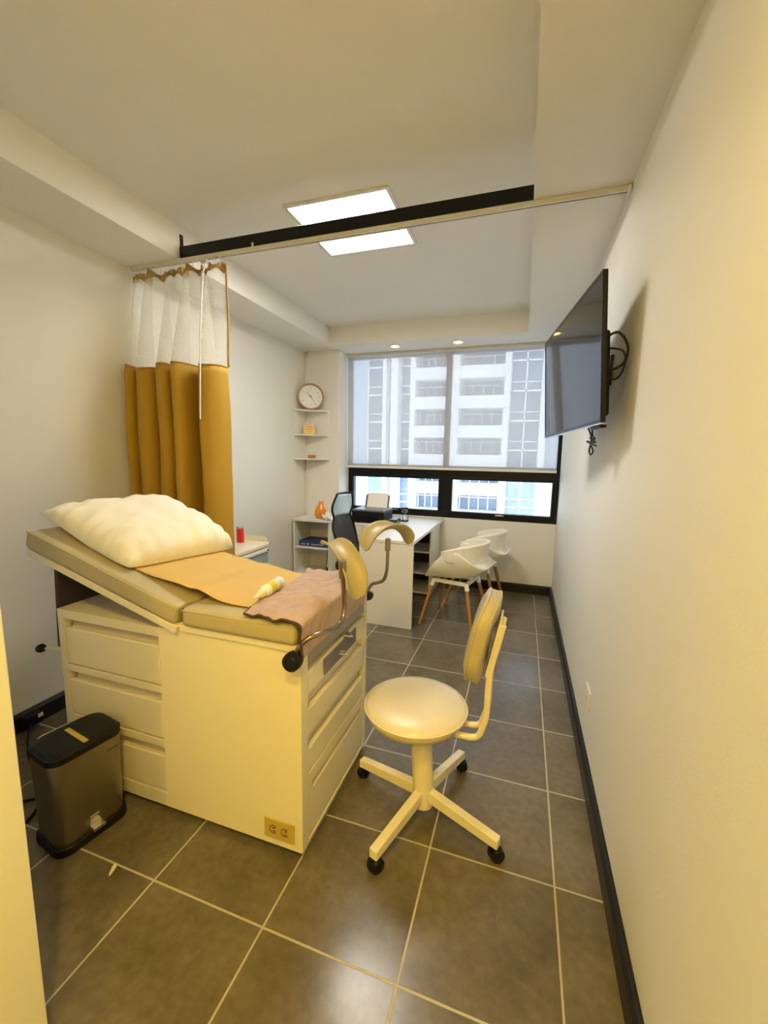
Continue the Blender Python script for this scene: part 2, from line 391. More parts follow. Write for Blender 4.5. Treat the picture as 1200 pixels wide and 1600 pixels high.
# ------------------------------------------------------------------ ceiling fittings
pl = thing('ceiling_panel_light', 'square flat lit ceiling panel crossed by the black beam', 'light', (-1.24, 1.09, ZC))
a0, a1, b0, b1 = -1.55, -.93, .78, 1.39
MB().box(a0, a1, b0, b0+.022, ZC-.014, ZC-.001).box(a0, a1, b1-.022, b1, ZC-.014, ZC-.001).box(a0, a0+.022, b0+.022, b1-.022, ZC-.014, ZC-.001).box(a1-.022, a1, b0+.022, b1-.022, ZC-.014, ZC-.001).build('frame', M['alu'], pl, bevel=.003)
MB().box(a0+.022, a1-.022, b0+.022, b1-.022, ZC-.009, ZC-.002).build('diffuser', M['panel_light'], pl)
def downlight(x, y, label, lampm, r=.045, group='round downlights in the ceiling'):
    t = thing('downlight', label, 'light', (x, y, ZS), 0, group)
    MB().lathe([(r, -.0005), (r+.018, -.0005), (r+.020, -.004), (r+.014, -.008), (r+.002, -.008), (r, -.003)], 32, Matrix.Translation((x, y, ZS)), cap=False).build('trim_ring', M['white_plastic'], t, smooth=40)
    MB().lathe([(0, -.0045), (r*.95, -.0045), (r*.95, -.001), (0, -.001)], 24, Matrix.Translation((x, y, ZS))).build('lamp', lampm, t)
    return t
downlight(-1.59, 3.075, 'lit warm downlight over the window, left of the pair', M['warm_lamp'])
downlight(-.91, 3.075, 'lit warm downlight over the window, right of the pair', M['warm_lamp'])

# black beam spanning the tray and the white curtain rail beneath
bt = thing('ceiling_beam', 'black metal beam spanning the recessed ceiling under the lit panel', 'beam', (-1.25, .80, ZS))
MB().box(XiL-.0, XiR, .785, .825, 2.692, 2.757).build('beam', M['black_gloss'], bt, bevel=.003)
MB().box(XiL+.002, XiL+.006, .79, .815, 2.757, 2.83).box(XiL+.002, XiL+.03, .79, .815, 2.757, 2.762).build('bracket', M['black'], bt, bevel=.001)
MB().lathe([(0, 0), (.004, 0), (.004, .003), (0, .003)], 10, Matrix.Translation((XiL+.006, .80, 2.81)) @ Matrix.Rotation(pi/2, 4, 'Y')).build('screw', M['chrome'], bt)
rt = thing('curtain_rail', 'thin white curtain track running wall to wall below the beam', 'curtain rail', (-1.25, .79, ZS))
MB().box(XL+.002, XR-.002, .772, .776, 2.660, 2.682).box(XL+.002, XR-.002, .798, .802, 2.660, 2.682).box(XL+.002, XR-.002, .776, .798, 2.677, 2.682).box(XL+.002, XR-.002, .776, .782, 2.660, 2.663).box(XL+.002, XR-.002, .792, .798, 2.660, 2.663).build('track', M['alu'], rt)
MB().box(XR-.016, XR-.002, .765, .809, 2.655, 2.681).build('end_cap', M['white_plastic'], rt, bevel=.003)
MB().box(XL+.002, XL+.016, .765, .809, 2.655, 2.681).build('end_cap', M['white_plastic'], rt, bevel=.003)
MB().box(-1.745, -1.735, .765, .772, 2.662, 2.70).build('clip', M['alu'], rt)

# ------------------------------------------------------------------ curtain
cu = thing('privacy_curtain', 'mustard hospital curtain with white net top drawn to the wall', 'curtain', (-2.3, .79, 0))
PB = [(-2.672, .74), (-2.64, .655), (-2.605, .68), (-2.603, .82), (-2.585, .84), (-2.575, .69), (-2.50, .635), (-2.445, .68), (-2.45, .83), (-2.425, .86), (-2.41, .70), (-2.35, .63), (-2.295, .66), (-2.30, .81), (-2.275, .84), (-2.262, .68), (-2.21, .605), (-2.160, .65), (-2.168, .84), (-2.130, .92), (-2.11, .75), (-2.065, .66), (-2.01, .67), (-1.97, .72), (-1.945, .79)]
n0 = len(PB); PBs = catmull([(a, b, 0) for a, b in PB], 8)
PT = []
for i, q in enumerate(PBs):
    f = i/(len(PBs)-1)
    x = -2.672+(.708)*f**.95
    amp = .035*(1-f*.5)
    PT.append(Vector((x, .80+amp*sin(f*46+.8*sin(f*9)), 0)))
Ls = [0]
for i in range(1, len(PBs)): Ls.append(Ls[-1]+(PBs[i]-PBs[i-1]).length)
def cpos(u, z):
    x = u*(len(PBs)-1); i = min(int(x), len(PBs)-2); f = x-i
    B = PBs[i].lerp(PBs[i+1], f); T = PT[i].lerp(PT[i+1], f)
    h = (2.62-z)/2.62; k = min(1, max(0, (2.62-z)/.62))**.8; k = .15+.85*k if z < 2.6 else .12
    p = T.lerp(B, k)
    xr = -1.965+(-.0)+(.035 if z < 2.04 else 0)*0
    # pull the free edge so it hangs nearly plumb
    sh = u**3*(.03-.02*h)
    w = .008*noise.noise(Vector((u*9, z*2.2, 3)))
    return (p.x+w, p.y+w*1.5, z)
def arc(u): x = u*(len(PBs)-1); i = min(int(x), len(PBs)-2); return Ls[i]+(Ls[i+1]-Ls[i])*(x-i)
ztop = lambda u: 2.035+.012*sin(u*17+1)+.006*sin(u*41)
MB().grid(lambda u, v: cpos(u, .30+v*(ztop(u)-.30)), 240, 40, uvfn=lambda u, v: (arc(u), .3+v*1.74)).build('fabric', M['curtain'], cu, smooth=180, solid=.0015)
MB().grid(lambda u, v: cpos(u, ztop(u)+v*(2.592-ztop(u))), 240, 16, uvfn=lambda u, v: (arc(u), v*.56)).build('net', M['net'], cu, smooth=180)
MB().grid(lambda u, v: cpos(u, 2.588+v*.042+(.012*sin(u*60) if v > .5 else .012*sin(u*75))), 240, 3, uvfn=lambda u, v: (arc(u), v*.05)).build('heading_band', M['band'], cu, smooth=180, solid=.002)
MB().grid(lambda u, v: (lambda q: (q[0]+.001+u*.010, q[1]+u*.006-.002, q[2]))(cpos(.998, ztop(1)+v*(2.63-ztop(1)))), 1, 20, uvfn=lambda u, v: (u*.01, v)).build('edge_tape', M['band'], cu, smooth=180, solid=.003)
MB().tube([cpos(u/120, ztop(u/120)) for u in range(121)], .0045, 6).build('seam', M['band'], cu, smooth=180)
hk0 = None
for i in range(17):
    u = (i+.5)/17; p = cpos(u, 2.625)
    if hk0 is None:
        hk0 = MB().tube([(0, 0, 0), (0, 0, .020), (.004, 0, .027), (0, 0, .034), (0, 0, .045)], .0016, 6).box(-.006, .006, -.004, .004, .040, .048).build('hook', M['white_plastic'], cu, world=False)
        h = hk0
    else:
        h = hk0.copy(); COL.objects.link(h)
    q = ROOTM[cu.name] @ Vector((p[0], .787, 2.615)); h.location = q
MB().box(-2.12, -2.07, .778, .797, 2.640, 2.662).build('master_carrier', M['white_plastic'], cu, bevel=.003)
MB().tube([(-2.11, .77, 2.652), (-1.99, .765, 2.652)], .007, 10).build('carrier_arm', M['chrome'], cu, smooth=40)
MB().tube([(-2.045, .75, 2.64), (-2.035, .70, 2.55), (-2.01, .63, 2.2), (-1.995, .585, 1.70)], .0042, 8).build('pull_wand', M['white_plastic'], cu, smooth=60)

# ------------------------------------------------------------------ exam table
XE0, XE1, YE0, YE1 = -2.10, -.89, -.21, .44
et = thing('exam_table', 'cream steel examination table with drawers and tan vinyl pads', 'examination table', (-1.5, .1, 0))
cb = MB()
cb.box(XE0, -1.53, YE0+.055, YE1, .025, .812)      # carcass behind side drawers
cb.box(-1.53, XE1-.0005, YE0, YE0+.049, .025, .820)
cb.box(-1.53, XE1-.05, YE0+.049, YE1, .025, .818)
cb.box(XE0, -2.066, YE0, YE0+.056, .025, .812); cb.box(-2.066, -1.53, YE0, YE0+.056, .778, .812)
cb.box(-2.066, -1.53, YE0, YE0+.056, .537, .565); cb.box(-2.066, -1.53, YE0, YE0+.056, .295, .328); cb.box(-2.066, -1.53, YE0, YE0+.056, .025, .088)
cb.box(XE0, -1.53, YE0, YE1, .808, .818)
# end frame facing the stool
cb.box(XE1-.03, XE1, YE0+.001, YE0+.05, .025, .8355); cb.box(XE1-.05, XE1, YE1-.03, YE1, .025, .835); cb.box(XE1-.05, XE1, YE0+.05, YE1-.03, .025, .04)
for z in (.722, .628, .468, .316): cb.box(XE1-.05, XE1-.006, YE0+.05, YE1-.03, z-.003, z+.003)
cb.build('cabinet', M['steel_white'], et, bevel=.002, seg=2)
MB().box(-1.412, XE1+.003, YE0-.010, YE0+.02, .824, .850).box(-1.412, XE1-.02, YE1-.02, YE1+.004, .822, .850).box(-1.412, -1.39, YE0+.02, YE1-.02, .822, .85).box(-1.39, -.95, YE0+.02, YE1-.02, .83, .848).build('top_tray', M['steel_white'], et, bevel=.003)
MB().box(-2.04, -.93, -.18, .41, 0, .025).build('plinth', M['black'], et)
for z0, z1 in ((.567, .777), (.330, .536), (.090, .294)):
    d = MB()
    d.box(-2.0615, -1.5345, YE0+.002, YE0+.024, z0+.0035, z1-.040)
    o = d.build('drawer', M['steel_white'], et, bevel=.005)
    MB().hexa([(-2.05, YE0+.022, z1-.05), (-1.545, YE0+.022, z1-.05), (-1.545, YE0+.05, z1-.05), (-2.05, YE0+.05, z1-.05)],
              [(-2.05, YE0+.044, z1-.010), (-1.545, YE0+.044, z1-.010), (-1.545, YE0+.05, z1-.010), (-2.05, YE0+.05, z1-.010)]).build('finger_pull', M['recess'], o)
xa = XE1-.003
def end_drawer(z0, z1, ch, plain=False):
    y0, y1 = YE0+.054, YE1-.034
    o = MB().box(XE1-.027, xa, y0, y1, z0, z1-ch).build('drawer', M['steel_white'], et, bevel=.004)
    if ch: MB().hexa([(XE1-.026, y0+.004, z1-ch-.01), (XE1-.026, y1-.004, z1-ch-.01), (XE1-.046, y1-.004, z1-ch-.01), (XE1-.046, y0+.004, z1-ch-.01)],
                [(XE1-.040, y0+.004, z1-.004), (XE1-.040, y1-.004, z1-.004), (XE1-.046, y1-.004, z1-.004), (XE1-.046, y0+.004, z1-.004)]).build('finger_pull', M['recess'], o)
    return o
dA = end_drawer(.634, .717, 0)
end_drawer(.474, .624, .050); end_drawer(.322, .463, .048)
y0, y1 = YE0+.054, YE1-.034
dm = MB().box(XE1-.027, xa, y0, y1, .042, .232).box(XE1-.027, xa, y0, y1, .264, .311).box(XE1-.027, xa, y0, y0+.03, .232, .264).box(XE1-.027, xa, y1-.03, y1, .232, .264)
dD = dm.build('drawer', M['steel_white'], et)
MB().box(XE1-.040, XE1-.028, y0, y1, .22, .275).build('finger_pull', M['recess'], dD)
pm = MB().prism([(-.031, .646), (.293, .646), (.293, .7145), (-.031, .7145)], 0, .006, Matrix(((0, 0, 1, xa+.001), (1, 0, 0, 0), (0, 1, 0, 0), (0, 0, 0, 1))))
pm.build('step_plate', M['plate'], dA, bevel=.002)
for yy, zz in ((.185, .727), (.125, .672)):
    MB().tube([(xa, yy-.02, zz), (xa+.018, yy-.012, zz-.004), (xa+.03, yy, zz-.008), (xa+.018, yy+.012, zz-.004), (xa, yy+.02, zz)], .005, 8).lathe([(0, 0), (.009, 0), (.009, .012), (0, .012)], 12, Matrix.Translation((xa+.003, yy, zz)) @ Matrix.Rotation(pi/2, 4, 'Y')).build('hook', M['chrome'], dA, smooth=50)
MB().box(-1.0, XE1-.001, YE0+.052, YE1-.032, .742, .822).build('pull_out_pad', M['vinyl_grey'], et, bevel=.012)
# pads
sp = MB().box(-1.388, -.897, -.238, .345, .850, .930).build('seat_pad', M['vinyl'], et, bevel=.024, seg=4)
MB().tube([(-1.38, -.236, .918), (-.915, -.236, .918), (-.90, -.225, .918), (-.897, .33, .918)], .003, 6).build('piping', M['vinyl'], sp, smooth=60)
ang = atan2(.235, .80)
du = Vector((-cos(ang), 0, sin(ang))); dw = Vector((sin(ang), 0, cos(ang)))
O = Vector((-1.400, 0, .927))
BM = Matrix(((du.x, 0, dw.x, O.x), (0, 1, 0, 0), (du.z, 0, dw.z, O.z), (0, 0, 0, 1)))
def bp(u, y, w): return BM @ Vector((u, y, w))
bk = MB().box(.0, .840, -.238, .340, -.080, 0, BM).build('backrest_pad', M['vinyl'], et, bevel=.018, seg=4)
MB().tube([bp(.01, -.235, -.008), bp(.40, -.237, -.008), bp(.43, -.236, -.004), bp(.50, -.2355, -.004), bp(.835, -.236, -.004)], .003, 6).build('piping', M['vinyl'], bk, smooth=60)
MB().box(-.012, .825, -.234, .335, -.110, -.080, BM).build('backrest_frame', M['steel_white'], et, bevel=.003)
for y in (-.20, .28): MB().box(-1.425, -1.405, y, y+.03, .822, .86).build('hinge', M['chrome'], et, bevel=.002)
MB().hexa([(-2.125, -.203, .635), (-2.103, -.203, .635), (-2.103, .40, .635), (-2.125, .40, .635)], [(-2.125, -.188, 1.040), (-2.103, -.188, 1.033), (-2.103, .33, 1.033), (-2.125, .33, 1.040)]).build('support_panel', M['brown'], et)
r_ = MB().tube([(-2.102, -.16, .60), (-2.15, -.205, .617), (-2.185, -.22, .622)], .007, 10).build('release_rod', M['steel_white'], et, smooth=60)
MB().lathe([(0, -.016), (.016, -.014), (.019, -.004), (.019, .006), (.014, .015), (0, .018)], 20, Matrix.Translation((-2.197, -.228, .625)) @ Matrix.Rotation(radians(70), 4, 'Y')).build('knob', M['black'], r_, smooth=50)
# power outlet on the side of the cabinet
op = MB().box(-1.052, -.922, YE0-.006, YE0, .056, .137).build('outlet_plate', M['brass'], et, bevel=.0025)
om = MB()
for cx in (-1.012, -.962):
    om.tube([(cx+.016*cos(a), YE0-.0065, .0965+.016*sin(a)) for a in [radians(40+k*28) for k in range(11)]], .0016, 6)
    om.box(cx-.002, cx+.009, YE0-.008, YE0-.005, .102, .1045); om.box(cx-.002, cx+.009, YE0-.008, YE0-.005, .089, .0915)
om.build('socket', M['print_dark'], op)

# leg supports: bent chrome rod, clamp, saddle shell
def saddle(name, S, Ax, Ay, bend, hu, rad, phi, parent, th=.006):
    Ax = Vector(Ax).normalized(); Ay = Vector(Ay); Ay = (Ay-Ax*Ay.dot(Ax)).normalized(); Az = Ax.cross(Ay)
    S = Vector(S)
    def fn(a, b):
        u = a*2-1; v = b*2-1
        wv = (max(0, 1-abs(u)**3.4))**.5*(1-.10*(1-abs(u)))
        t_ = bend*u; R = hu/bend
        px = R*sin(t_)*(1+.08*abs(u)); pz = R*(cos(t_)-1)
        nx, nz = sin(t_), cos(t_)
        p_ = v*wv*phi; c = rad*(1-cos(p_))
        return S+Ax*(px+nx*c)+Az*(pz+nz*c)+Ay*rad*sin(p_)
    return MB().grid(fn, 36, 20, uvfn=lambda a, b: (a, b)).build(name, M['saddle'], parent, smooth=180, solid=th)
n1 = [(-.905, -.205, .80), (-.892, -.238, .825), (-.878, -.240, .862), (-.845, -.225, .893), (-.81, -.17, .898), (-.80, -.11, .893), (-.797, -.065, .905), (-.797, -.048, .94), (-.798, -.052, 1.0), (-.80, -.062, 1.10)]
s1 = MB().tube(catmull(n1, 6), .0085, 12).build('leg_support', M['bronze'], et, smooth=60)
MB().lathe([(0, -.028), (.024, -.026), (.031, -.018), (.033, 0), (.031, .018), (.024, .026), (0, .028)], 28, Matrix.Translation((-.897, -.252, .812)) @ Matrix.Rotation(pi/2, 4, 'X')).build('knob', M['black'], s1, smooth=40)
MB().tube([(-.80, -.058, 1.06), (-.80, -.062, 1.125)], .014, 12).tube([(-.80, -.062, 1.108), (-.812, -.020, 1.112)], .010, 10).build('clamp', M['bronze'], s1, smooth=50)
saddle('saddle', (-.812, -.002, 1.118), (.66, -.44, -.60), (.60, .80, 0), 1.0, .155, .054, 1.15, s1)
n2 = [(-.905, .47, .82), (-.88, .478, .866), (-.846, .478, .880), (-.815, .47, .90), (-.80, .47, .945), (-.797, .47, 1.0), (-.797, .47, 1.10)]
s2 = MB().tube(catmull(n2, 6), .0085, 12).build('leg_support', M['bronze'], et, smooth=60)
MB().lathe([(0, -.024), (.018, -.022), (.022, 0), (.018, .022), (0, .024)], 24, Matrix.Translation((-.895, .478, .805)) @ Matrix.Rotation(pi/2, 4, 'X')).build('knob', M['black'], s2, smooth=40)
MB().tube([(-.797, .47, 1.05), (-.797, .47, 1.11)], .014, 12).build('clamp', M['bronze'], s2, smooth=50)
saddle('saddle', (-.80, .475, 1.158), (.55, .83, .0), (-.83, .55, .0), 1.3, .165, .072, 1.05, s2)

# pillow
pw = MB()
A, B, Cc, D = (.875, -.165), (.305, -.195), (.215, .385), (.84, .46)
def pil(a, b, top):
    u = a*2-1; v = b*2-1
    pu = 1-.055*(1-v*v)-(.055*max(0, u)*abs(v)**3); pv = 1-.05*(1-u*u)-(.06*max(0, u)*abs(u)**3)
    uu = (u*pu+1)/2; vv = (v*pv+1)/2
    q0 = Vector(A).lerp(Vector(B), uu); q1 = Vector(D).lerp(Vector(Cc), uu); q = q0.lerp(q1, vv)
    t = (max(0, 1-abs(u)**3.4)*max(0, 1-abs(v)**3.4))**.42
    wr = noise.noise(Vector((uu*5, vv*5, 1)))*.014*t + .006*noise.noise(Vector((uu*13, vv*9, 5)))*min(1, t*3)
    edge = max(abs(u), abs(v)); wr += .0075*sin(19*(u if abs(v) > abs(u) else v)+3*u+2*noise.noise(Vector((u*3,v*3,9))))*max(0, edge-.5)*2*min(1, t*2.5)+.004*abs(noise.noise(Vector((uu*4+vv*5, vv*3, 11))))*t
    h = .018+(.135*t*(1+.18*v)+wr if top else -.017*min(1, t*1.6))
    # head-end corner lifts off the pad
    h += .028*max(0, -u)*max(0, -v)+.01*max(0, -u)
    return bp(q[0], q[1], h)
nn = 56
pw.grid(lambda a, b: pil(a, b, True), nn, nn); pw.grid(lambda a, b: pil(a, b, False), nn, nn)
po = pw.build('pillow', M['pillow'], None, smooth=180)
bmx = bmesh.new(); bmx.from_mesh(po.data); bmesh.ops.remove_doubles(bmx, verts=bmx.verts, dist=.0008); bmesh.ops.recalc_face_normals(bmx, faces=bmx.faces); bmx.to_mesh(po.data); bmx.free()
for p in po.data.polygons: p.use_smooth = True
tag(po, 'plump white pillow lying on the raised backrest of the exam table', 'pillow')

# paper drape
def paper(a, b):
    s = a; # along
    if s < .55:
        u = .72*(1-s/.55); yn = -.135; p = bp(u, 0, .004); lift = .030*math.exp(-((u-.02)/.16)**2)
        x, z = p.x, p.z+lift*1.0
    else:
        k = (s-.55)/.45; x = -1.388+k*(.275+.14*b); z = .934+.030*math.exp(-(k/.35)**2)
        z = max(z, .9345)
    y = -.135-.025*min(1, s*1.5)+b*(.455-.0*s)
    z += .0015*noise.noise(Vector((x*5, y*4, 2)))+ (.010*(1-b)**3*math.exp(-((s-.55)/.16)**2))
    z += .004 if s >= .55 else 0
    return (x, y, z)
pp = MB().grid(paper, 60, 20, uvfn=lambda a, b: (a, b)).build('paper_drape', M['paper'], None, smooth=180, solid=.001)
tag(pp, 'sheet of tan paper running from under the pillow across the pads', 'paper sheet')

# pink cloth
def towel(a, b):
    xl = -1.095-.085*b-.02*sin(b*6); y0 = -.243+.006*sin(a*9); y = y0+b*(.60)+.006*sin(a*14+b*3)
    L0 = -.887-xl; L = L0+.13; s = a*L
    nzz = noise.noise(Vector((s*9, y*8, 4)))*.012+noise.noise(Vector((s*22, y*19, 8)))*.009+.020*(.35-abs(noise.noise(Vector((s*9+y*7, y*5-s*6, 1)))))+.012*(.3-abs(noise.noise(Vector((s*18-y*9, y*14+s*4, 7)))))
    if s < L0-.02: x, z = xl+s, .9435+nzz+.005
    else:
        k = s-(L0-.02); q = min(1, k/.035)
        x = -.907+.030*sin(q*pi/2)+.010*(nzz*20+.1)*q; z = .9435+.005+nzz*(1-q)-.012*q*q-max(0, k-.03)*.98
        x += .006
    if b < .08: z -= (.08-b)*.09
    if b < .012 or a < .012: z -= .002
    return (x, y, z)
tw = MB().grid(towel, 80, 80, uvfn=lambda a, b: (a, b)).build('pink_cloth', M['towel'], None, smooth=180, solid=.003)
tag(tw, 'crumpled dusty pink cloth hanging over the foot end of the exam table', 'cloth')
MB().tube([towel(k/40, 0) for k in range(41)], .0045, 8).tube([towel(0, k/20*.12) for k in range(21)], .004, 8).build('hem', M['hem'], tw, smooth=60)

# gel bottle lying on the paper
tip = Vector((-1.118, -.150, .972)); bs = Vector((-1.138, .055, .974)); ax = (tip-bs).normalized()
zq = ax.to_track_quat('Z', 'Y').to_matrix().to_4x4(); BX = Matrix.Translation(bs) @ zq
bo = thing('squeeze_bottle', 'white squeeze bottle with yellow label lying beside the pink cloth', 'bottle', (-1.13, -.05, .948))
MB().lathe([(0, 0), (.020, 0), (.0235, .004), (.0235, .125), (.021, .135), (.014, .142), (0, .142)], 28, BX).build('body', M['white_plastic'], bo, smooth=40)
MB().lathe([(.0238, .062), (.0240, .063), (.0240, .108), (.0238, .109)], 28, BX, cap=False).build('label_band', M['label_yellow'], bo, smooth=40)
MB().box(.0, .0245, -.010, .006, .012, .050, BX @ Matrix.Rotation(radians(60), 4, 'Z')).build('print', M['print_grey'], bo) if False else None
MB().lathe([(.0238, .020), (.0239, .021), (.0239, .052), (.0238, .053)], 28, BX, cap=False).build('print', M['print_band'], bo, smooth=40)
MB().lathe([(.0165, .142), (.0175, .146), (.0175, .163), (.013, .170), (.008, .178), (.0065, .204), (.003, .207), (0, .207)], 24, BX).build('nozzle', M['cap_cream'], bo, smooth=40)

# ------------------------------------------------------------------ stool
ST = Vector((-.5125, .139, 0))
so = thing('swivel_stool', 'cream round swivel stool with small backrest and four casters', 'stool', ST)
MB().tube([ST+Vector((0, 0, .055)), ST+Vector((-.004, 0, .17)), ST+Vector((-.02, .003, .395))], .043, 24).build('column', M['stool_metal'], so, smooth=50)
for wx, wy in ((-.622, -.161), (-.208, .031), (-.822, .242), (-.398, .445)):
    d = Vector((wx, wy, 0))-ST; L = d.length; a = atan2(d.y, d.x)
    R = Matrix.Translation(ST) @ Matrix.Rotation(a, 4, 'Z')
    h0, h1 = .045, .045
    MB().hexa([R @ Vector(p) for p in ((.03, -.0175, .085), (L+.012, -.0175, .060), (L+.012, .0175, .060), (.03, .0175, .085))],
              [R @ Vector(p) for p in ((.03, -.0175, .135), (L+.012, -.0175, .098), (L+.012, .0175, .098), (.03, .0175, .135))]).build('leg', M['stool_metal'], so, bevel=.004)
    ca = random.uniform(0, 3.1); K = Matrix.Translation(Vector((wx, wy, 0))) @ Matrix.Rotation(ca, 4, 'Z')
    c = MB().lathe([(0, -.022), (.020, -.022), (.026, -.017), (.027, -.006), (.022, -.003), (.022, .003), (.027, .006), (.026, .017), (.020, .022), (0, .022)], 26, K @ Matrix.Translation((.006, 0, .0275)) @ Matrix.Rotation(pi/2, 4, 'X')).build('caster', M['black'], so, smooth=45)
    MB().lathe([(0, .058), (.010, .058), (.010, .050), (.026, .046), (.030, .036), (.030, .030), (0, .030)], 20, K).build('fork', M['black_gloss'], c, smooth=45)
SE = Vector((-.563, .165, 0)); sr = .213
prof = [(0, .405), (.10, .406), (.165, .415), (.198, .437), (.211, .463), (sr, .474)]
MB().lathe(prof+[(sr-.002, .480), (.195, .492), (.16, .502), (.10, .508), (.04, .510), (0, .510)], 56, Matrix.Translation(SE)).build('seat', M['stool_vinyl'], so, smooth=60)
MB().tube([SE+Vector((sr*cos(a), sr*sin(a), .476)) for a in [2*pi*k/56 for k in range(57)]], .0038, 8, cap=False).build('piping', M['stool_vinyl'], so, smooth=180)
MB().lathe([(0, .385), (.075, .385), (.09, .392), (.09, .407), (0, .407)], 30, Matrix.Translation(SE+Vector((.02, -.01, 0)))).build('seat_plate', M['stool_metal'], so, smooth=40)
# backrest
def brp(y, z, n):  # y across, z up along the pad, n outwards(+x)
    t = radians(11); c = Vector((-.296, .175, .822))
    return c+Vector((n*cos(t)+z*sin(t), y, z*cos(t)-n*sin(t)))
pts = rrect(.300, .344, .115, 9)
bb = MB()
rings = [(-.036, .55), (-.033, .85), (-.024, .985), (-.018, 1.0), (.018, 1.0), (.026, .97), (.030, .85), (.031, .5)]
vs = []; fs = []
for n_, s_ in rings:
    for (y, z) in pts: vs.append(brp(y*s_, z*s_, n_-.02*(y/.15)**2*(1)))
nP = len(pts)
for i in range(len(rings)-1):
    for k in range(nP): fs.append((i*nP+k, i*nP+(k+1) % nP, (i+1)*nP+(k+1) % nP, (i+1)*nP+k))
fs += [tuple(range(nP)), tuple(range((len(rings)-1)*nP, len(rings)*nP))]
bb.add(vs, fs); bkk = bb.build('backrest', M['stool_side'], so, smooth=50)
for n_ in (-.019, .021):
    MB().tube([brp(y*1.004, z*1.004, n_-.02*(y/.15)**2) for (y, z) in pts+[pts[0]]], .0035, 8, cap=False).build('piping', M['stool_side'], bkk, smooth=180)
for yo in (-.04, .04):
    q = [(-.42, .165+yo, .412), (-.335, .165+yo, .412), (-.300, .165+yo, .425), (-.283, .165+yo, .47), (-.272, .165+yo, .53), brp(yo-.01, -.12, .052), brp(yo-.01, .0, .052), brp(yo-.01, .08, .052)]
    MB().tube(catmull(q, 6), .0125, 12).build('back_tube', M['stool_metal'], so, smooth=60)
MB().add([brp(y, z, n) for n in (.036, .046) for y, z in ((-.06, -.14), (.06, -.14), (.06, .10), (-.06, .10))], [(0, 1, 2, 3), (7, 6, 5, 4), (0, 4, 5, 1), (1, 5, 6, 2), (2, 6, 7, 3), (3, 7, 4, 0)]).build('back_plate', M['stool_metal'], so, bevel=.004)

# ------------------------------------------------------------------ pedal bin
bin_ = thing('pedal_bin', 'brushed steel pedal bin with black lid beside the exam table', 'bin', (-1.81, -.375, 0), radians(78))
BR = Matrix.Translation((-1.803, -.372, 0)) @ Matrix.Rotation(radians(80), 4, 'Z')
def rr(w, d, r, z0, z1, w1=None, d1=None):
    a = rrect(w, d, r, 7); b = rrect(w1 or w, d1 or d, r, 7); n = len(a)
    vs = [BR @ Vector((p[0], p[1], z0)) for p in a]+[BR @ Vector((p[0], p[1], z1)) for p in b]
    return vs, [tuple(range(n-1, -1, -1)), tuple(range(n, 2*n))]+[(i, (i+1) % n, n+(i+1) % n, n+i) for i in range(n)]
MB().add(*rr(.264, .212, .05, 0, .035)).build('base', M['black'], bin_, bevel=.004)
MB().add(*rr(.246, .190, .045, .034, .375, .256, .200)).build('body', M['brushed'], bin_, smooth=40)
lid = MB().add(*rr(.264, .208, .05, .372, .394)).add(*rr(.256, .200, .048, .394, .403, .236, .180)).build('lid', M['black'], bin_, smooth=35)
MB().box(-.012, .006, -.085, .06, .4025, .4045, BR).build('lid_strip', M['plate'] if False else M['brass'], lid)
MB().box(.055, .10, -.1005, -.0985, .325, .328, BR).build('mark', M['print_dark'], bin_)
pd = MB().box(-.022, .022, -.128, -.097, .045, .060, BR).hexa([BR @ Vector(p) for p in ((-.022, -.097, .045), (.022, -.097, .045), (.018, -.092, .045), (-.018, -.092, .045))], [BR @ Vector(p) for p in ((-.018, -.099, .095), (.018, -.099, .095), (.018, -.094, .095), (-.018, -.094, .095))]).build('pedal', M['chrome'], bin_, bevel=.003)
MB().tube([BR @ Vector(p) for p in ((-.09, .102, .388), (-.07, .112, .392), (.07, .112, .392), (.09, .102, .388))], .004, 8).build('hinge_bar', M['chrome'], bin_, smooth=60)

# nozzle cap on the floor
cpM = Matrix.Translation((-1.515, -.475, .0085)) @ Matrix.Rotation(radians(-62), 4, 'Z') @ Matrix.Rotation(radians(82), 4, 'Y')
cp = MB().lathe([(0, -.018), (.0075, -.018), (.008, -.012), (.006, .008), (.0035, .024), (0, .026)], 16, cpM).build('nozzle_cap', M['cap_cream'], None, smooth=40)
tag(cp, 'small cream nozzle cap dropped on the floor near the pedal bin', 'cap')

# power cord and plug behind the bin
sw = thing('wall_plug', 'black plug adaptor with light square behind the pedal bin', 'plug', (-2.62, -.04, 0))
MB().box(-2.667, -2.61, -.085, .0, .03, .09).build('body', M['black'], sw, bevel=.008)
MB().box(-2.61, -2.605, -.03, -.005, .066, .086).build('switch', M['white_plastic'], sw, bevel=.002)
cd = MB().tube(catmull([(-2.61, -.06, .05), (-2.56, -.11, .04), (-2.47, -.17, .015), (-2.36, -.22, .008), (-2.22, -.27, .008), (-2.08, -.36, .008), (-2.02, -.47, .008), (-2.06, -.58, .008), (-2.2, -.66, .008), (-2.4, -.72, .008)], 8), .006, 8).build('extension_cord', M['black'], None, smooth=60)
tag(cd, 'black power cord curling on the floor behind the pedal bin', 'cord')
cd2 = MB().tube(catmull([(-2.05, -.285, .008), (-2.12, -.36, .008), (-2.22, -.42, .008), (-2.36, -.47, .008), (-2.55, -.5, .008)], 8), .005, 8).build('extension_cord', M['black'], None, smooth=60)
tag(cd2, 'thinner straight cord on the floor between pedal bin and left wall', 'cord')

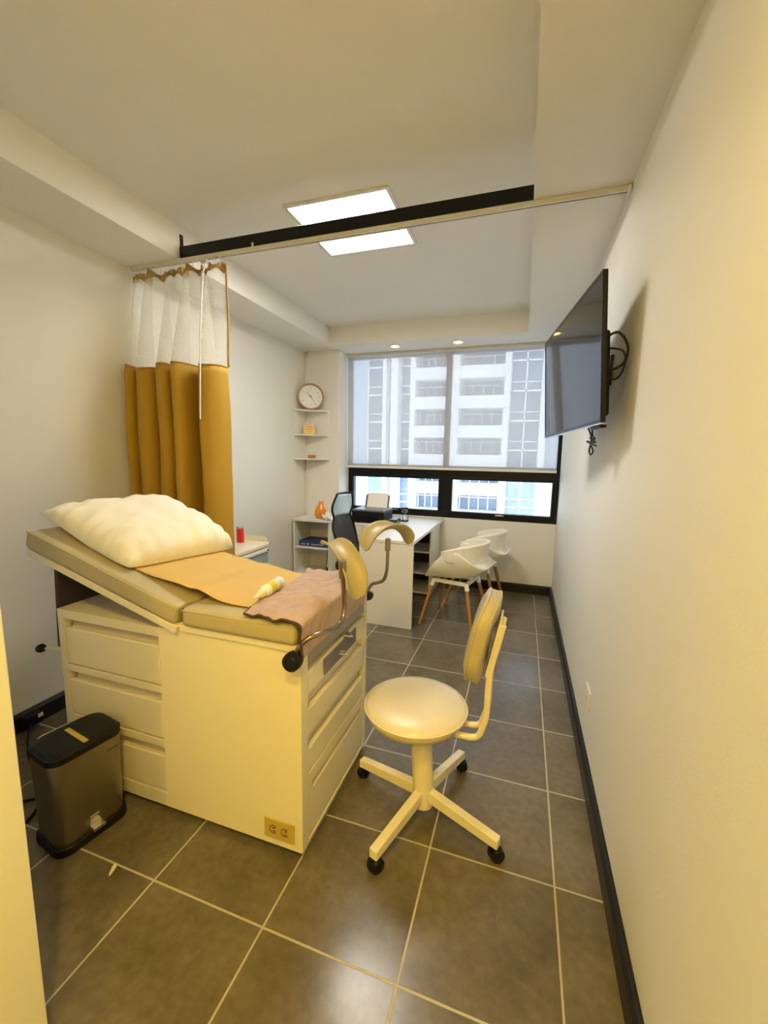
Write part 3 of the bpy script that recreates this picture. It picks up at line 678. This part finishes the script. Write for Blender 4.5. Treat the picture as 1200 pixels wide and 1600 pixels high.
# ------------------------------------------------------------------ television
tN0, tN1 = Vector((.048, .40, 2.212)), Vector((.082, .40, 1.650))
tF0, tF1 = Vector((-.105, 1.36, 2.194)), Vector((-.076, 1.36, 1.632))
ex = (tF1-tN1).normalized(); ez = (tN0-tN1); ez = (ez-ex*ez.dot(ex)).normalized(); en = ex.cross(ez)
if en.x > 0: en = -en
wT, hT = (tF1-tN1).length, .562
TM = Matrix(((ex.x, ez.x, en.x, tN1.x), (ex.y, ez.y, en.y, tN1.y), (ex.z, ez.z, en.z, tN1.z), (0, 0, 0, 1)))
tv = thing('television', 'black flat television on an arm bracket high on the right wall', 'television', (XR, .88, 1.9))
def tb(a0, a1, b0, b1, c0, c1, mb=None): return (mb or MB()).box(a0, a1, b0, b1, c0, c1, TM)
tb(0, wT, 0, hT, -.016, 0).build('housing', M['black_gloss'], tv, bevel=.004)
tb(.06, wT-.06, .03, hT-.20, -.050, -.016).build('rear_cover', M['black'], tv, bevel=.012)
bz = MB(); tb(0, wT, 0, .014, 0, .004, bz); tb(0, wT, hT-.012, hT, 0, .004, bz); tb(0, .012, .014, hT-.012, 0, .004, bz); tb(wT-.012, wT, .014, hT-.012, 0, .004, bz)
bz.build('bezel', M['black_gloss'], tv, bevel=.001)
scm, st_, sb_ = nt('tv_screen'); sb_.inputs['Base Color'].default_value = (.014, .013, .013, 1); sb_.inputs['Roughness'].default_value = .035; sb_.inputs['Specular IOR Level'].default_value = .42
tb(.012, wT-.012, .014, hT-.012, .0002, .0018).build('screen', scm, tv)
tb(0, wT, -.007, 0, -.012, .006).build('lower_trim', M['chrome'], tv, bevel=.002)
ca, cbp = TM @ Vector((wT*.5, hT*.45, -.06)), Vector((XR, .92, 1.93))
MB().box(XR-.012, XR, .86, .98, 1.86, 2.0).build('wall_plate', M['black'], tv, bevel=.003)
MB().tube([ca, (ca+cbp)/2+Vector((.01, -.10, 0)), cbp], .016, 8).build('arm', M['black'], tv)
tb(wT*.5-.11, wT*.5+.11, hT*.22, hT*.68, -.068, -.060).build('mount_plate', M['black'], tv)
tb(.03, .15, -.018, -.007, -.03, -.005).build('sensor', M['black'], tv, bevel=.003)
q = lambda a, b, c: TM @ Vector((a, b, c))
MB().tube(catmull([q(.06, .33, -.03), q(.04, .34, -.07), q(.03, .28, -.10), q(.04, .22, -.085), q(.07, .20, -.03)], 8), .005, 8).tube(catmull([q(.06, .29, -.03), q(.03, .27, -.08), q(.03, .22, -.09), q(.05, .17, -.07), q(.07, .18, -.03)], 8), .004, 8).build('cable_loop', M['black'], tv, smooth=60)
MB().tube(catmull([q(.20, .0, -.03), q(.20, -.035, -.03), q(.17, -.055, -.03), q(.25, -.045, -.035), q(.16, -.07, -.03), q(.26, -.06, -.025), q(.15, -.085, -.03), q(.22, -.075, -.03), q(.19, -.105, -.03), q(.22, -.12, -.03), q(.24, -.10, -.03), q(.21, -.05, -.03), q(.26, 0, -.03)], 6), .0035, 8).build('tied_cable', M['black'], tv, smooth=60)

# outlet on the right wall
ot = thing('wall_outlet', 'white outlet plate low on the right wall', 'outlet', (XR, .72, .34))
MB().box(XR-.007, XR, .665, .785, .295, .390).build('plate', M['white_plastic'], ot, bevel=.003)
MB().box(XR-.009, XR-.006, .695, .715, .32, .365).box(XR-.009, XR-.006, .735, .755, .32, .365).build('socket', M['cap_cream'], ot, bevel=.001)

# ------------------------------------------------------------------ medicine cart behind the curtain
ct = thing('drawer_cart', 'grey drawer cart with rimmed cream top behind the curtain', 'cart', (-2.46, 1.28, 0))
MB().box(-2.665, -2.245, .98, 1.60, .08, .715).build('carcass', M['alu'], ct, bevel=.004)
MB().prism([(x-2.455, y+1.29) for x, y in rrect(.46, .66, .05)], .718, .748).build('top', M['steel_white'], ct, bevel=.006)
rim = MB(); rp = [(-2.675, .98), (-2.675, 1.57), (-2.64, 1.61), (-2.29, 1.61), (-2.245, 1.585), (-2.235, 1.54)]
rh = [.045, .045, .045, .045, .030, .004]
for i in range(len(rp)-1):
    (ax_, ay_), (bx_, by_) = rp[i], rp[i+1]; dx, dy = bx_-ax_, by_-ay_; L = hypot(dx, dy); nx, ny = dy/L*.008, -dx/L*.008
    rim.hexa([(ax_, ay_, .745), (bx_, by_, .745), (bx_+nx, by_+ny, .745), (ax_+nx, ay_+ny, .745)], [(ax_, ay_, .748+rh[i]), (bx_, by_, .748+rh[i+1]), (bx_+nx, by_+ny, .748+rh[i+1]), (ax_+nx, ay_+ny, .748+rh[i])])
rim.build('rim', M['steel_white'], ct)
for z0, z1 in ((.58, .705), (.44, .57), (.27, .43), (.10, .26)):
    dd = MB().box(-2.245, -2.232, 1.0, 1.582, z0, z1-.03).build('drawer', M['grey_drawer'], ct, bevel=.003)
    MB().box(-2.245, -2.222, 1.0, 1.582, z1-.028, z1).build('handle', M['white_plastic'], dd, bevel=.004)
    MB().lathe([(0, 0), (.008, 0), (.008, .006), (0, .006)], 12, Matrix.Translation((-2.223, 1.565, z1-.014)) @ Matrix.Rotation(pi/2, 4, 'Y')).build('lock', M['black'], dd)
for x in (-2.62, -2.29):
    for y in (1.03, 1.55):
        MB().lathe([(0, -.012), (.034, -.012), (.036, 0), (.034, .012), (0, .012)], 20, Matrix.Translation((x, y, .037)) @ Matrix.Rotation(pi/2, 4, 'X')).box(x-.01, x+.01, y-.02, y+.02, .06, .085).build('caster', M['black'], ct)
rc = thing('sharps_container', 'red container with clear lid standing on the drawer cart', 'container', (-2.41, 1.40, .748))
RX = Matrix.Translation((-2.452, 1.505, .749))
MB().prism(rrect(.052, .050, .014), 0, .118, RX).build('body', M['red'], rc, bevel=.004)
MB().prism(rrect(.055, .053, .014), .118, .135, RX).build('lid', M['clear'], rc, bevel=.003)

# ------------------------------------------------------------------ desk, credenza
dk = thing('desk', 'white laminate desk with side panel and low bookshelf under it', 'desk', (-1.28, 2.6, 0))
DX0, DX1, DY0, DY1 = -1.535, -1.035, 1.94, 3.375
MB().box(DX0, DX1, DY0, DY1, .758, .785).build('desktop', M['desk'], dk, bevel=.002)
MB().box(DX0, DX1-.005, DY0+.004, DY0+.026, .002, .758).build('end_panel', M['desk'], dk, bevel=.0015)
sx0, sx1, sy0, sy1 = -1.46, -1.075, 2.86, 3.35
bsf = MB().box(sx0, sx0+.018, sy0, sy1, .0, .757).box(sx1-.018, sx1, sy0, sy1, 0, .757).box(sx0, sx1, sy1-.01, sy1, 0, .757).box(sx0, sx1, sy0, sy1, .02, .04)
bsf.build('bookshelf', M['desk'], dk, bevel=.001)
for z in (.235, .47): MB().box(sx0+.018, sx1-.018, sy0+.01, sy1-.01, z, z+.018).build('shelf', M['desk'], dk)
MB().box(sx0+.018, sx1-.018, sy1-.03, sy1-.011, .04, .75).build('back_board', M['brown'], dk)
cr = thing('credenza', 'low cream credenza with open shelves, drawer and doors under the window', 'credenza', (-2.1, 2.87, 0))
CY0, CY1 = 2.675, YC-.002
cm = MB().box(-2.645, DX0-.004, CY0, CY1, .755, .78)
cm.box(-2.64, -2.622, CY0+.01, CY1, .0, .755).box(-2.205, -2.187, CY0+.01, CY1, 0, .755).box(-1.80, -1.782, CY0+.01, CY1, 0, .755).box(-1.56, -1.542, CY0+.01, CY1, 0, .755)
cm.box(-2.622, -2.205, CY1-.012, CY1, .0, .755).box(-2.187, -1.56, CY1-.012, CY1, 0, .755)
cm.box(-2.622, -1.56, CY0+.02, CY1, .13, .15)
cm.build('carcass', M['desk'], cr, bevel=.001)
MB().box(-2.622, -2.205, CY0+.02, CY1-.012, .442, .458).build('shelf', M['desk'], cr)
MB().box(-2.622, -2.205, CY0+.03, CY0+.045, 0, .13).build('kickboard', M['desk'], cr)
for a, b in ((-2.187, -1.80), (-1.782, -1.56)):
    dd = MB().box(a+.002, b-.002, CY0+.001, CY0+.018, .575, .752).build('drawer', M['desk'], cr, bevel=.001)
    MB().tube([((a+b)/2-.045, CY0-.018, .665), ((a+b)/2+.045, CY0-.018, .665)], .005, 8).build('handle', M['chrome'], dd)
    dd = MB().box(a+.002, b-.002, CY0+.001, CY0+.018, .03, .571).build('door', M['desk'], cr, bevel=.001)
    MB().tube([((a+b)/2-.045, CY0-.018, .515), ((a+b)/2+.045, CY0-.018, .515)], .005, 8).build('handle', M['chrome'], dd)

# corner shelf
cs = thing('corner_shelf', 'white three-tier corner shelf on the wall over the credenza', 'shelf', (XL, YC, 1.44))
MB().box(XL+.001, XL+.016, 2.79, YC-.001, 1.44, 2.0).build('side_panel', M['desk'], cs)
MB().box(XL+.016, -2.375, YC-.016, YC-.001, 1.44, 2.0).build('side_panel', M['desk'], cs)
for z in (1.44, 1.715, 1.99):
    MB().prism([(XL+.001, YC-.001), (XL+.001, 2.785), (XL+.03, 2.785), (-2.375, YC-.04), (-2.37, YC-.001)], z, z+.017).build('shelf', M['desk'], cs, bevel=.001)

# clock leaning in the corner
kc = Vector((-2.548, 2.945, 2.158)); kn = Vector((.52, -.80, .15)).normalized()
KM = Matrix.Translation(kc) @ kn.to_track_quat('Z', 'Y').to_matrix().to_4x4()
kl = thing('wall_clock', 'round clock with wooden rim leaning on the top corner shelf', 'clock', (-2.55, 2.945, 2.008))
MB().lathe([(.130, -.02), (.146, -.02), (.150, -.014), (.150, .014), (.146, .020), (.138, .020), (.133, .006), (.130, .006), (.130, -.02)], 56, KM, cap=False).build('rim', M['clock_rim'], kl, smooth=40)
MB().lathe([(0, -.012), (.134, -.012), (.134, .004), (0, .004)], 48, KM).build('face', M['clock_face'], kl)
for h in range(1, 13):
    a = radians(90-30*h); nm = MB()
    text_mb(nm, str(h), .026, KM @ Matrix.Translation((.101*cos(a), .101*sin(a), .0044)))
    nm.build('numeral', M['print_grey'], kl)
def hand(ang_deg, L, w, z, nme):
    a = radians(90-ang_deg); R = KM @ Matrix.Rotation(a, 4, 'Z')
    MB().hexa([R @ Vector(p) for p in ((-.02, -w, z), (L, -w*.5, z), (L, w*.5, z), (-.02, w, z))], [R @ Vector(p) for p in ((-.02, -w, z+.001), (L, -w*.5, z+.001), (L, w*.5, z+.001), (-.02, w, z+.001))]).build(nme, M['print_dark'], kl)
hand(312, .068, .0035, .006, 'hour_hand'); hand(148, .105, .0025, .008, 'minute_hand')
MB().lathe([(0, .004), (.006, .004), (.006, .011), (0, .011)], 14, KM).build('hub', M['print_dark'], kl)

# shelf trinkets
pq = thing('amber_plaque', 'amber plaque standing on the middle corner shelf', 'plaque', (-2.57, 2.96, 1.732))
PQ = Matrix.Translation((-2.575, 2.955, 1.732)) @ Matrix.Rotation(radians(30), 4, 'Z') @ Matrix.Rotation(radians(-8), 4, 'X')
MB().box(-.068, .068, 0, .014, .004, .112, PQ).build('plate', M['amber'], pq, bevel=.004)
MB().box(-.050, .050, -.003, 0, .088, .094, PQ).box(-.046, .046, -.003, 0, .066, .070, PQ).box(-.052, .052, -.003, 0, .050, .054, PQ).box(-.035, .035, -.003, 0, .030, .034, PQ).build('relief_lines', M['amber_wood'], pq)
MB().box(-.05, .05, .004, .05, .0, .008, PQ).build('foot', M['amber_wood'], pq)
np_ = MB().prism([(-.025, 0), (.025, 0), (0, .04)], -.045, .045, Matrix.Translation((-2.55, 2.965, 1.457)) @ Matrix.Rotation(radians(28), 4, 'Z') @ Matrix.Rotation(pi/2, 4, 'Z') @ Matrix.Rotation(pi/2, 4, 'X')).build('wooden_wedge', M['amber_wood'], None, bevel=.002)
tag(np_, 'small brown wooden wedge sign on the lowest corner shelf', 'ornament')

# vase, tissue
VX, VY = -2.365, 2.84
vm = MB(); prof = [(0, 0), (.040, 0), (.064, .014), (.076, .046), (.073, .082), (.055, .122), (.034, .157), (.025, .172)]
n = 32; vs = []; fs = []
prof2 = prof+[(.027, .182), (.023, .182), (.020, .16), (.0, .12)]
for i, (r, z) in enumerate(prof2):
    for k in range(n):
        a = 2*pi*k/n; zz = z+(.012*abs(sin(a*1.5)) if 7 <= i <= 9 else 0); vs.append((VX+r*cos(a), VY+r*sin(a), .7805+zz))
fs = [(i*n+k, i*n+(k+1) % n, (i+1)*n+(k+1) % n, (i+1)*n+k) for i in range(len(prof2)-1) for k in range(n)]+[tuple(range(n-1, -1, -1))]
va = MB().add(vs, fs).build('vase', M['orange'], None, smooth=180)
tag(va, 'orange teardrop ceramic vase on the credenza', 'vase')
def tis(a, b):
    th = a*2*pi; r = .015+.045*b; w = noise.noise(Vector((cos(th)*2, sin(th)*2, b*3)))
    return (-2.225+cos(th)*r*(1+.6*w), 2.745+sin(th)*r*(1+.5*w), max(.784, .788+.070*(1-b)**.7+.045*w))
ti = MB().grid(tis, 40, 12).build('tissue', M['tissue'], None, smooth=60, solid=.001)
tag(ti, 'crumpled white tissue beside the orange vase', 'tissue')

# blue box, cable, adapter on the credenza shelves
bx = thing('blue_box', 'flat navy blue printed box on the credenza middle shelf', 'box', (-2.40, 2.85, .459))
MB().box(-2.60, -2.235, 2.74, 3.0, .459, .520).build('body', M['blue_box'], bx, bevel=.003)
MB().box(-2.57, -2.52, 2.738, 2.74, .475, .49).box(-2.50, -2.47, 2.738, 2.74, .472, .495).box(-2.44, -2.29, 2.738, 2.74, .478, .490).build('printed_mark', M['print_grey'], bx)
ccm = MB().tube(catmull([(-2.34, 2.95, .44), (-2.335, 2.93, .30), (-2.34, 2.88, .17), (-2.42, 2.82, .156), (-2.50, 2.78, .156), (-2.52, 2.84, .156), (-2.42, 2.80, .160), (-2.36, 2.77, .156), (-2.44, 2.745, .156), (-2.50, 2.80, .160), (-2.30, 2.86, .158)], 8), .004, 6).build('cable', M['black'], None, smooth=60)
tag(ccm, 'thin dark cable coiled on the lowest credenza shelf', 'cable')
ad = MB().lathe([(0, 0), (.030, 0), (.034, .01), (.034, .05), (.026, .064), (0, .066)], 24, Matrix.Translation((-2.25, 2.80, .1505))).build('power_adapter', M['black'], None, smooth=40)
tag(ad, 'black round adapter on the lowest credenza shelf', 'adapter')

# printer and box
pr = thing('printer', 'black desktop printer with white paper in its rear tray', 'printer', (-1.75, 2.87, .78))
MB().box(-1.935, -1.565, 2.715, 3.03, .781, .905).build('body', M['black'], pr, bevel=.008)
MB().box(-1.93, -1.57, 2.72, 3.025, .905, .925).build('lid', M['printer_top'], pr, bevel=.006)
MB().box(-1.90, -1.60, 2.708, 2.718, .80, .86).build('output_slot', M['black_gloss'], pr, bevel=.002)
tl = Matrix.Translation((-1.735, 2.97, .915)) @ Matrix.Rotation(radians(-18), 4, 'X')
MB().box(-.135, .135, 0, .008, 0, .16, tl).box(-.142, -.130, -.012, .008, 0, .15, tl).box(.130, .142, -.012, .008, 0, .15, tl).build('paper_tray', M['printer_top'], pr, bevel=.002)
MB().box(-.120, .120, -.006, 0, 0, .178, tl).build('paper', M['sheet'], pr)
b2 = thing('card_reader', 'small black box on the desk corner right of the printer', 'device', (-1.50, 2.84, .786))
MB().box(-1.535, -1.445, 2.76, 2.95, .7862, .822).build('body', M['black'], b2, bevel=.004)
MB().box(-1.53, -1.45, 2.765, 2.945, .822, .828).build('lid', M['printer_top'], b2, bevel=.002)

# hourglass
HX, HY = -1.41, 2.985
hg = thing('hourglass', 'hourglass with black caps standing on the desk by the window', 'hourglass', (HX, HY, .785))
for nme, z0 in (('base_cap', .7855), ('top_cap', .925)):
    MB().lathe([(0, 0), (.042, 0), (.044, .006), (.040, .014), (0, .014)], 24, Matrix.Translation((HX, HY, z0))).build(nme, M['black'], hg, smooth=40)
MB().lathe([(.030, .80), (.034, .815), (.030, .835), (.012, .855), (.006, .862), (.012, .870), (.030, .890), (.034, .908), (.030, .925)], 28, Matrix.Translation((HX, HY, 0)), cap=False).build('glass_bulb', M['clear'], hg, smooth=180)
MB().lathe([(0, .80), (.030, .80), (.031, .812), (.012, .828), (0, .830)], 20, Matrix.Translation((HX, HY, 0))).build('sand', M['sheet'], hg, smooth=60)
for k in range(3):
    a = k*2*pi/3+.4; MB().tube([(HX+.038*cos(a), HY+.038*sin(a), .798), (HX+.038*cos(a), HY+.038*sin(a), .926)], .0022, 6).build('rod', M['black'], hg)
# papers, dish, pen
ps = MB().box(-.105, .105, -.148, .148, .7855, .7885, Matrix.Translation((-1.375, 2.50, 0)) @ Matrix.Rotation(radians(14), 4, 'Z')).build('paper_stack', M['sheet'], None)
tag(ps, 'white paper stack lying on the desk', 'paper')
pe = MB().tube([(-1.29, 2.36, .7925), (-1.26, 2.49, .7925)], .004, 8).build('pen', M['black'], None)
tag(pe, 'dark pen resting on the white papers on the desk', 'pen')
ds = MB().lathe([(0, 0), (.026, 0), (.045, .018), (.052, .034), (.049, .034), (.042, .02), (.024, .004), (0, .004)], 28, Matrix.Translation((-1.44, 2.755, .7855))).build('glass_dish', M['clear'], None, smooth=50)
tag(ds, 'small clear glass dish in front of the hourglass', 'dish')
cp2 = MB().lathe([(0, 0), (.022, 0), (.026, .045), (.023, .045), (.020, .004), (0, .004)], 20, Matrix.Translation((-1.50, 2.20, .7855))).build('small_cup', M['sheet'], None, smooth=50)
tag(cp2, 'small white cup near the desk end, behind the far leg support', 'cup')

# ------------------------------------------------------------------ visitor chairs
def make_chair():
    t = thing('tub_chair', 'white tub chair with wooden legs, nearer of the pair by the desk', 'chair', (0, 0, 0), 0)
    # trough: seat and side walls in one; chair faces +X
    def tr(a, b):
        t_ = a*2-1; side = abs(t_); sg = 1 if t_ > 0 else -1
        k = max(0, (side-.34)/.66)           # 0 on the flat seat, 1 at the arm top
        xf = .24-.13*k**1.6; xr = -.325+.275*k**1.1-.02*sin(k*pi)
        x = xf+b*(xr-xf)
        ph = k*pi/2*1.02
        y = sg*(min(side, .34)/.34*.135+.108*sin(min(ph, pi/2))-.012*max(0, k-.8)*5*.4)
        top = .245*(.62+.38*min(1, b*1.9))
        z = .448+top*(1-cos(ph))**.92+.004*cos(side*3)
        z -= .018*(1-min(1, b*5))*(1-k)
        z += (.135*b**4)*(1-k)**.5
        return (x, y, z)
    MB().grid(tr, 56, 30, uvfn=lambda a, b: (a, b)).build('seat_shell', M['chair_shell'], t, smooth=180, solid=.008, world=False)
    def bd(a, b):
        th = (a*2-1)*radians(104); f = abs(a*2-1)
        c = cos(th); s_ = sin(th)
        zt = .782-.085*f**2.2; zb = .615-.02*(1-f)+.0*f**4
        zb = zb+(zt-zb)*.35*max(0, f-.85)/.15
        z = zb+(zt-zb)*b
        out = .034*b*(1-f*.8)
        rx, ry = .255+out, .240+out*.5
        return (-.0-rx*c*(1 if c > 0 else .9), ry*s_, z)
    MB().grid(bd, 64, 10, uvfn=lambda a, b: (a, b)).build('back_band', M['chair_shell'], t, smooth=180, solid=.008, world=False)
    MB().box(-.16, .17, -.165, -.135, .400, .432).box(-.16, .17, .135, .165, .400, .432).box(-.165, -.135, -.165, .165, .400, .432).box(.14, .17, -.165, .165, .400, .432).box(-.15, .16, -.03, .03, .428, .446).build('underframe', M['chair_shell'], t, bevel=.004, world=False)
    for sx, sy in ((1, 1), (1, -1), (-1, 1), (-1, -1)):
        p0 = Vector((sx*.150, sy*.150, .425)); p1 = Vector((sx*.245, sy*.235, 0)); pm_ = p0.lerp(p1, .14)
        lg = MB().tube([p0.lerp(p1, .10), p0.lerp(p1, .3), p1], [.0165, .0165, .0115], 14).build('leg', M['wood'], t, smooth=50, world=False)
        MB().tube([p0, pm_], [.0185, .0205], 14).build('socket', M['chair_shell'], lg, smooth=50, world=False)
        MB().tube([p1+Vector((0, 0, 0)), p1.lerp(p0, .015)], .0122, 12).build('foot_cap', M['black'], lg, world=False)
    return t
ch1 = make_chair(); ch1.location = (-.715, 2.265, 0); ch1.rotation_euler = (0, 0, radians(180-12))
ch1['group'] = 'white tub chairs beside the desk'
ch2 = copy_tree(ch1); ch2.location = (-.60, 2.875, 0); ch2.rotation_euler = (0, 0, radians(180-8))
ch2['label'] = 'white tub chair with wooden legs, farther one near the window wall'

# ------------------------------------------------------------------ office chair (faces +X)
oc = thing('office_chair', 'black high-back mesh office chair behind the desk', 'office chair', (-1.63, 2.27, 0), radians(-7))
def ob(a, b):
    u = a*2-1; zz = .50+b*.63
    w = .225-.05*(1-b)-.12*max(0, .35-b)-(.085*max(0, (b-.72)/.28)**1.5)
    w -= .055*math.exp(-((b-.66)/.10)**2)
    x = -.13-.05*sin(b*pi*1.1)-.17*b+.10*max(0, b-.7)+.05*u*u
    return (x, w*u, zz)
def frm(k): return [Vector(ob(0, j/24)) for j in range(25)]
MB().grid(lambda a, b: ob(a, b*.66), 14, 18, uvfn=lambda a, b: (a, b)).build('back_mesh', M['mesh_black'], oc, smooth=180, world=False)
MB().grid(lambda a, b: ob(.04+a*.92, .67+b*.32), 14, 12, uvfn=lambda a, b: (a, b)).build('headrest', M['mesh_daylit'], oc, smooth=180, solid=.02, world=False)
loop = [ob(0, j/24) for j in range(25)]+[ob(j/10, 1) for j in range(1, 10)]+[ob(1, 1-j/24) for j in range(25)]
MB().tube(loop, .011, 10).build('back_frame', M['black'], oc, smooth=60, world=False)
MB().tube([(-.25, 0, .60), (-.26, 0, .47), (-.20, 0, .40), (0, 0, .40)], .02, 10, sx=1.8).build('back_support', M['black'], oc, smooth=60, world=False)
MB().prism(rrect(.46, .48, .09), .42, .50, Matrix.Translation((.03, 0, 0))).build('seat', M['black'], oc, bevel=.025, world=False)
MB().tube([(0, 0, .08), (0, 0, .42)], .03, 16).build('gas_lift', M['black'], oc, world=False)
for k in range(5):
    a = k*2*pi/5+.3; lg = MB().tube([(0, 0, .10), (.29*cos(a), .29*sin(a), .07)], [.024, .015], 10).build('leg', M['black'], oc, world=False)
    MB().lathe([(0, -.02), (.026, -.02), (.028, 0), (.026, .02), (0, .02)], 18, Matrix.Translation((.29*cos(a), .29*sin(a), .0285)) @ Matrix.Rotation(a, 4, 'Z') @ Matrix.Rotation(pi/2, 4, 'X')).build('caster', M['black'], lg, world=False)
for sy in (-1, 1):
    MB().tube(catmull([(-.02, sy*.22, .43), (-.02, sy*.275, .47), (-.02, sy*.28, .62), (.02, sy*.275, .66)], 5), .013, 8).box(-.10, .14, sy*.275-.03, sy*.275+.03, .655, .68).build('armrest', M['black'], oc, bevel=.003, world=False)

# ------------------------------------------------------------------ building across the street
M['b_white'] = mat('facade_white', (.86, .87, .88, 1), .8, var=.02, scale=.3)
M['b_grey'] = mat('facade_grey', (.40, .43, .47, 1), .7, var=.05, scale=.3)
M['b_glass'] = mat('facade_glass', (.16, .22, .30, 1), .25, var=.3, scale=.6)
M['b_blue'] = mat('facade_blue', (.50, .60, .70, 1), .6, var=.05, scale=.3)
bg = thing('tower_building', 'tall white tower with balconies seen through the window', 'building', (-6, 38, -20))
Z0, Z1 = -20.6, 32
MB().box(-26, 12, 39.6, 46, -22, Z1).build('rear_wall', M['b_blue'], bg)
MB().box(-7.2, -6.1, 37.2, 39.6, -22, Z1).box(-6.98, -6.85, 36.8, 37.2, -22, Z1).box(-10.75, -10.26, 37.6, 39.6, -22, Z1).box(-2.2, -1.72, 37.6, 39.6, -22, Z1).box(-12.6, -11.9, 37.4, 39.6, -22, Z1).build('pier', M['b_white'], bg)
per = 2.62
for x0, x1 in ((-10.26, -7.2), (-6.1, -2.2)):
    for k in range(-7, 10):
        zb = 5.84+per*k
        MB().box(x0, x1, 37.3, 38.3, zb, zb+1.08).build('balcony', M['b_white'], bg)
        w_ = MB().box(x0+.15, x1-.15, 39.45, 39.6, zb+1.08, zb+per).build('window_strip', M['b_glass'], bg)
        mm = MB(); nn_ = 4
        for j in range(nn_+1):
            xx = x0+.15+(x1-x0-.3)*j/nn_; mm.box(xx-.05, xx+.05, 39.35, 39.45, zb+1.08, zb+per)
        mm.box(x0, x1, 39.3, 39.45, zb+2.2, zb+2.3); mm.build('mullion', M['b_white'], w_)
def cwall(x0, x1, nx, nme):
    g = MB().box(x0, x1, 38.6, 39.6, -22, Z1).build('curtain_wall', M['b_glass'], bg)
    mm = MB()
    for j in range(nx+1):
        xx = x0+(x1-x0)*j/nx; mm.box(xx-.06, xx+.06, 38.5, 38.6, -22, Z1)
    z = -21.5
    while z < Z1: mm.box(x0, x1, 38.5, 38.6, z, z+.14); mm.box(x0, x1, 38.5, 38.6, z+.8, z+.88); z += per
    mm.build('mullion', M['b_white'], g)
cwall(-1.70, .95, 2, 'r'); cwall(-15.3, -13.7, 1, 'a'); cwall(-13.2, -12.6, 1, 'b'); cwall(-11.9, -10.75, 1, 'c')
MB().box(1.0, 1.5, 38.2, 39.6, -22, Z1).box(-13.7, -13.3, 38.2, 39.6, -22, Z1).build('pier', M['b_white'], bg)

# ------------------------------------------------------------------ lights behind the camera (this end of the room has downlights too)
for i, (x, y) in enumerate(((-.45, -1.75), (-1.65, -1.9), (-.45, -2.7))):
    pass
near = [(-.30, -1.62), (-.55, -2.5)]
dl = [downlight(x, y, 'warm ceiling downlight at the near end of the room, %s' % w_, M['warm_lamp_near'], .07, 'round downlights in the near ceiling') for (x, y), w_ in zip(near, ('over the doorway', 'by the rear wall'))]
def arealight(name, loc, size, power, col, rot=(0, 0, 0), spread=180, shape='DISK'):
    l = bpy.data.lights.new(name, 'AREA'); l.shape = shape; l.size = size; l.energy = power; l.color = col; l.spread = radians(spread)
    o = bpy.data.objects.new(name, l); o.location = loc; o.rotation_euler = rot; COL.objects.link(o); return o

# sky portal: helps sample the daylight that comes in by the window
po_ = bpy.data.lights.new('window_daylight', 'AREA'); po_.shape = 'RECTANGLE'; po_.size = 2.4; po_.size_y = 1.85
try: po_.cycles.is_portal = True
except Exception: pass
o = bpy.data.objects.new('window_daylight', po_); o.location = (-1.05, YF+.10, 1.74); o.rotation_euler = (radians(90), 0, 0); COL.objects.link(o)
o.rotation_euler = (radians(-90), 0, 0)

w = bpy.data.worlds.new('sky'); SC.world = w; w.use_nodes = True
wt = w.node_tree; bgn = wt.nodes['Background']
bgn.inputs['Color'].default_value = (.80, .90, 1, 1); bgn.inputs['Strength'].default_value = 2.2
sn = bpy.data.lights.new('sun', 'SUN'); sn.energy = 1.6; sn.angle = radians(8); sn.color = (1, .96, .90)
o = bpy.data.objects.new('sun', sn); o.rotation_euler = (radians(48), 0, radians(-18)); COL.objects.link(o)

# ------------------------------------------------------------------ camera
F, yaw, pitch, roll = 648.8, .3203, -.1363, .0177
f = Vector((-sin(yaw)*cos(pitch), cos(yaw)*cos(pitch), sin(pitch))); r = Vector((cos(yaw), sin(yaw), 0)); u = r.cross(f)
r2 = r*cos(roll)+u*sin(roll); u2 = -r*sin(roll)+u*cos(roll)
cam = bpy.data.cameras.new('camera'); co = bpy.data.objects.new('camera', cam); COL.objects.link(co)
co.matrix_world = Matrix(((r2.x, u2.x, -f.x, -.1936), (r2.y, u2.y, -f.y, -1.4162), (r2.z, u2.z, -f.z, 1.5103), (0, 0, 0, 1)))
cam.sensor_fit = 'HORIZONTAL'; cam.sensor_width = 36; cam.lens = F/1200*36; cam.clip_start = .02; cam.clip_end = 200
SC.camera = co
SC.view_settings.view_transform = 'Standard'; SC.view_settings.look = 'None'; SC.view_settings.exposure = 1.02; SC.view_settings.gamma = 1
SC.view_settings.use_curve_mapping = False
SC.cycles.use_denoising = True
SC.cycles.max_bounces = 10; SC.cycles.diffuse_bounces = 6; SC.cycles.transparent_max_bounces = 24
SC.cycles.sample_clamp_indirect = 8
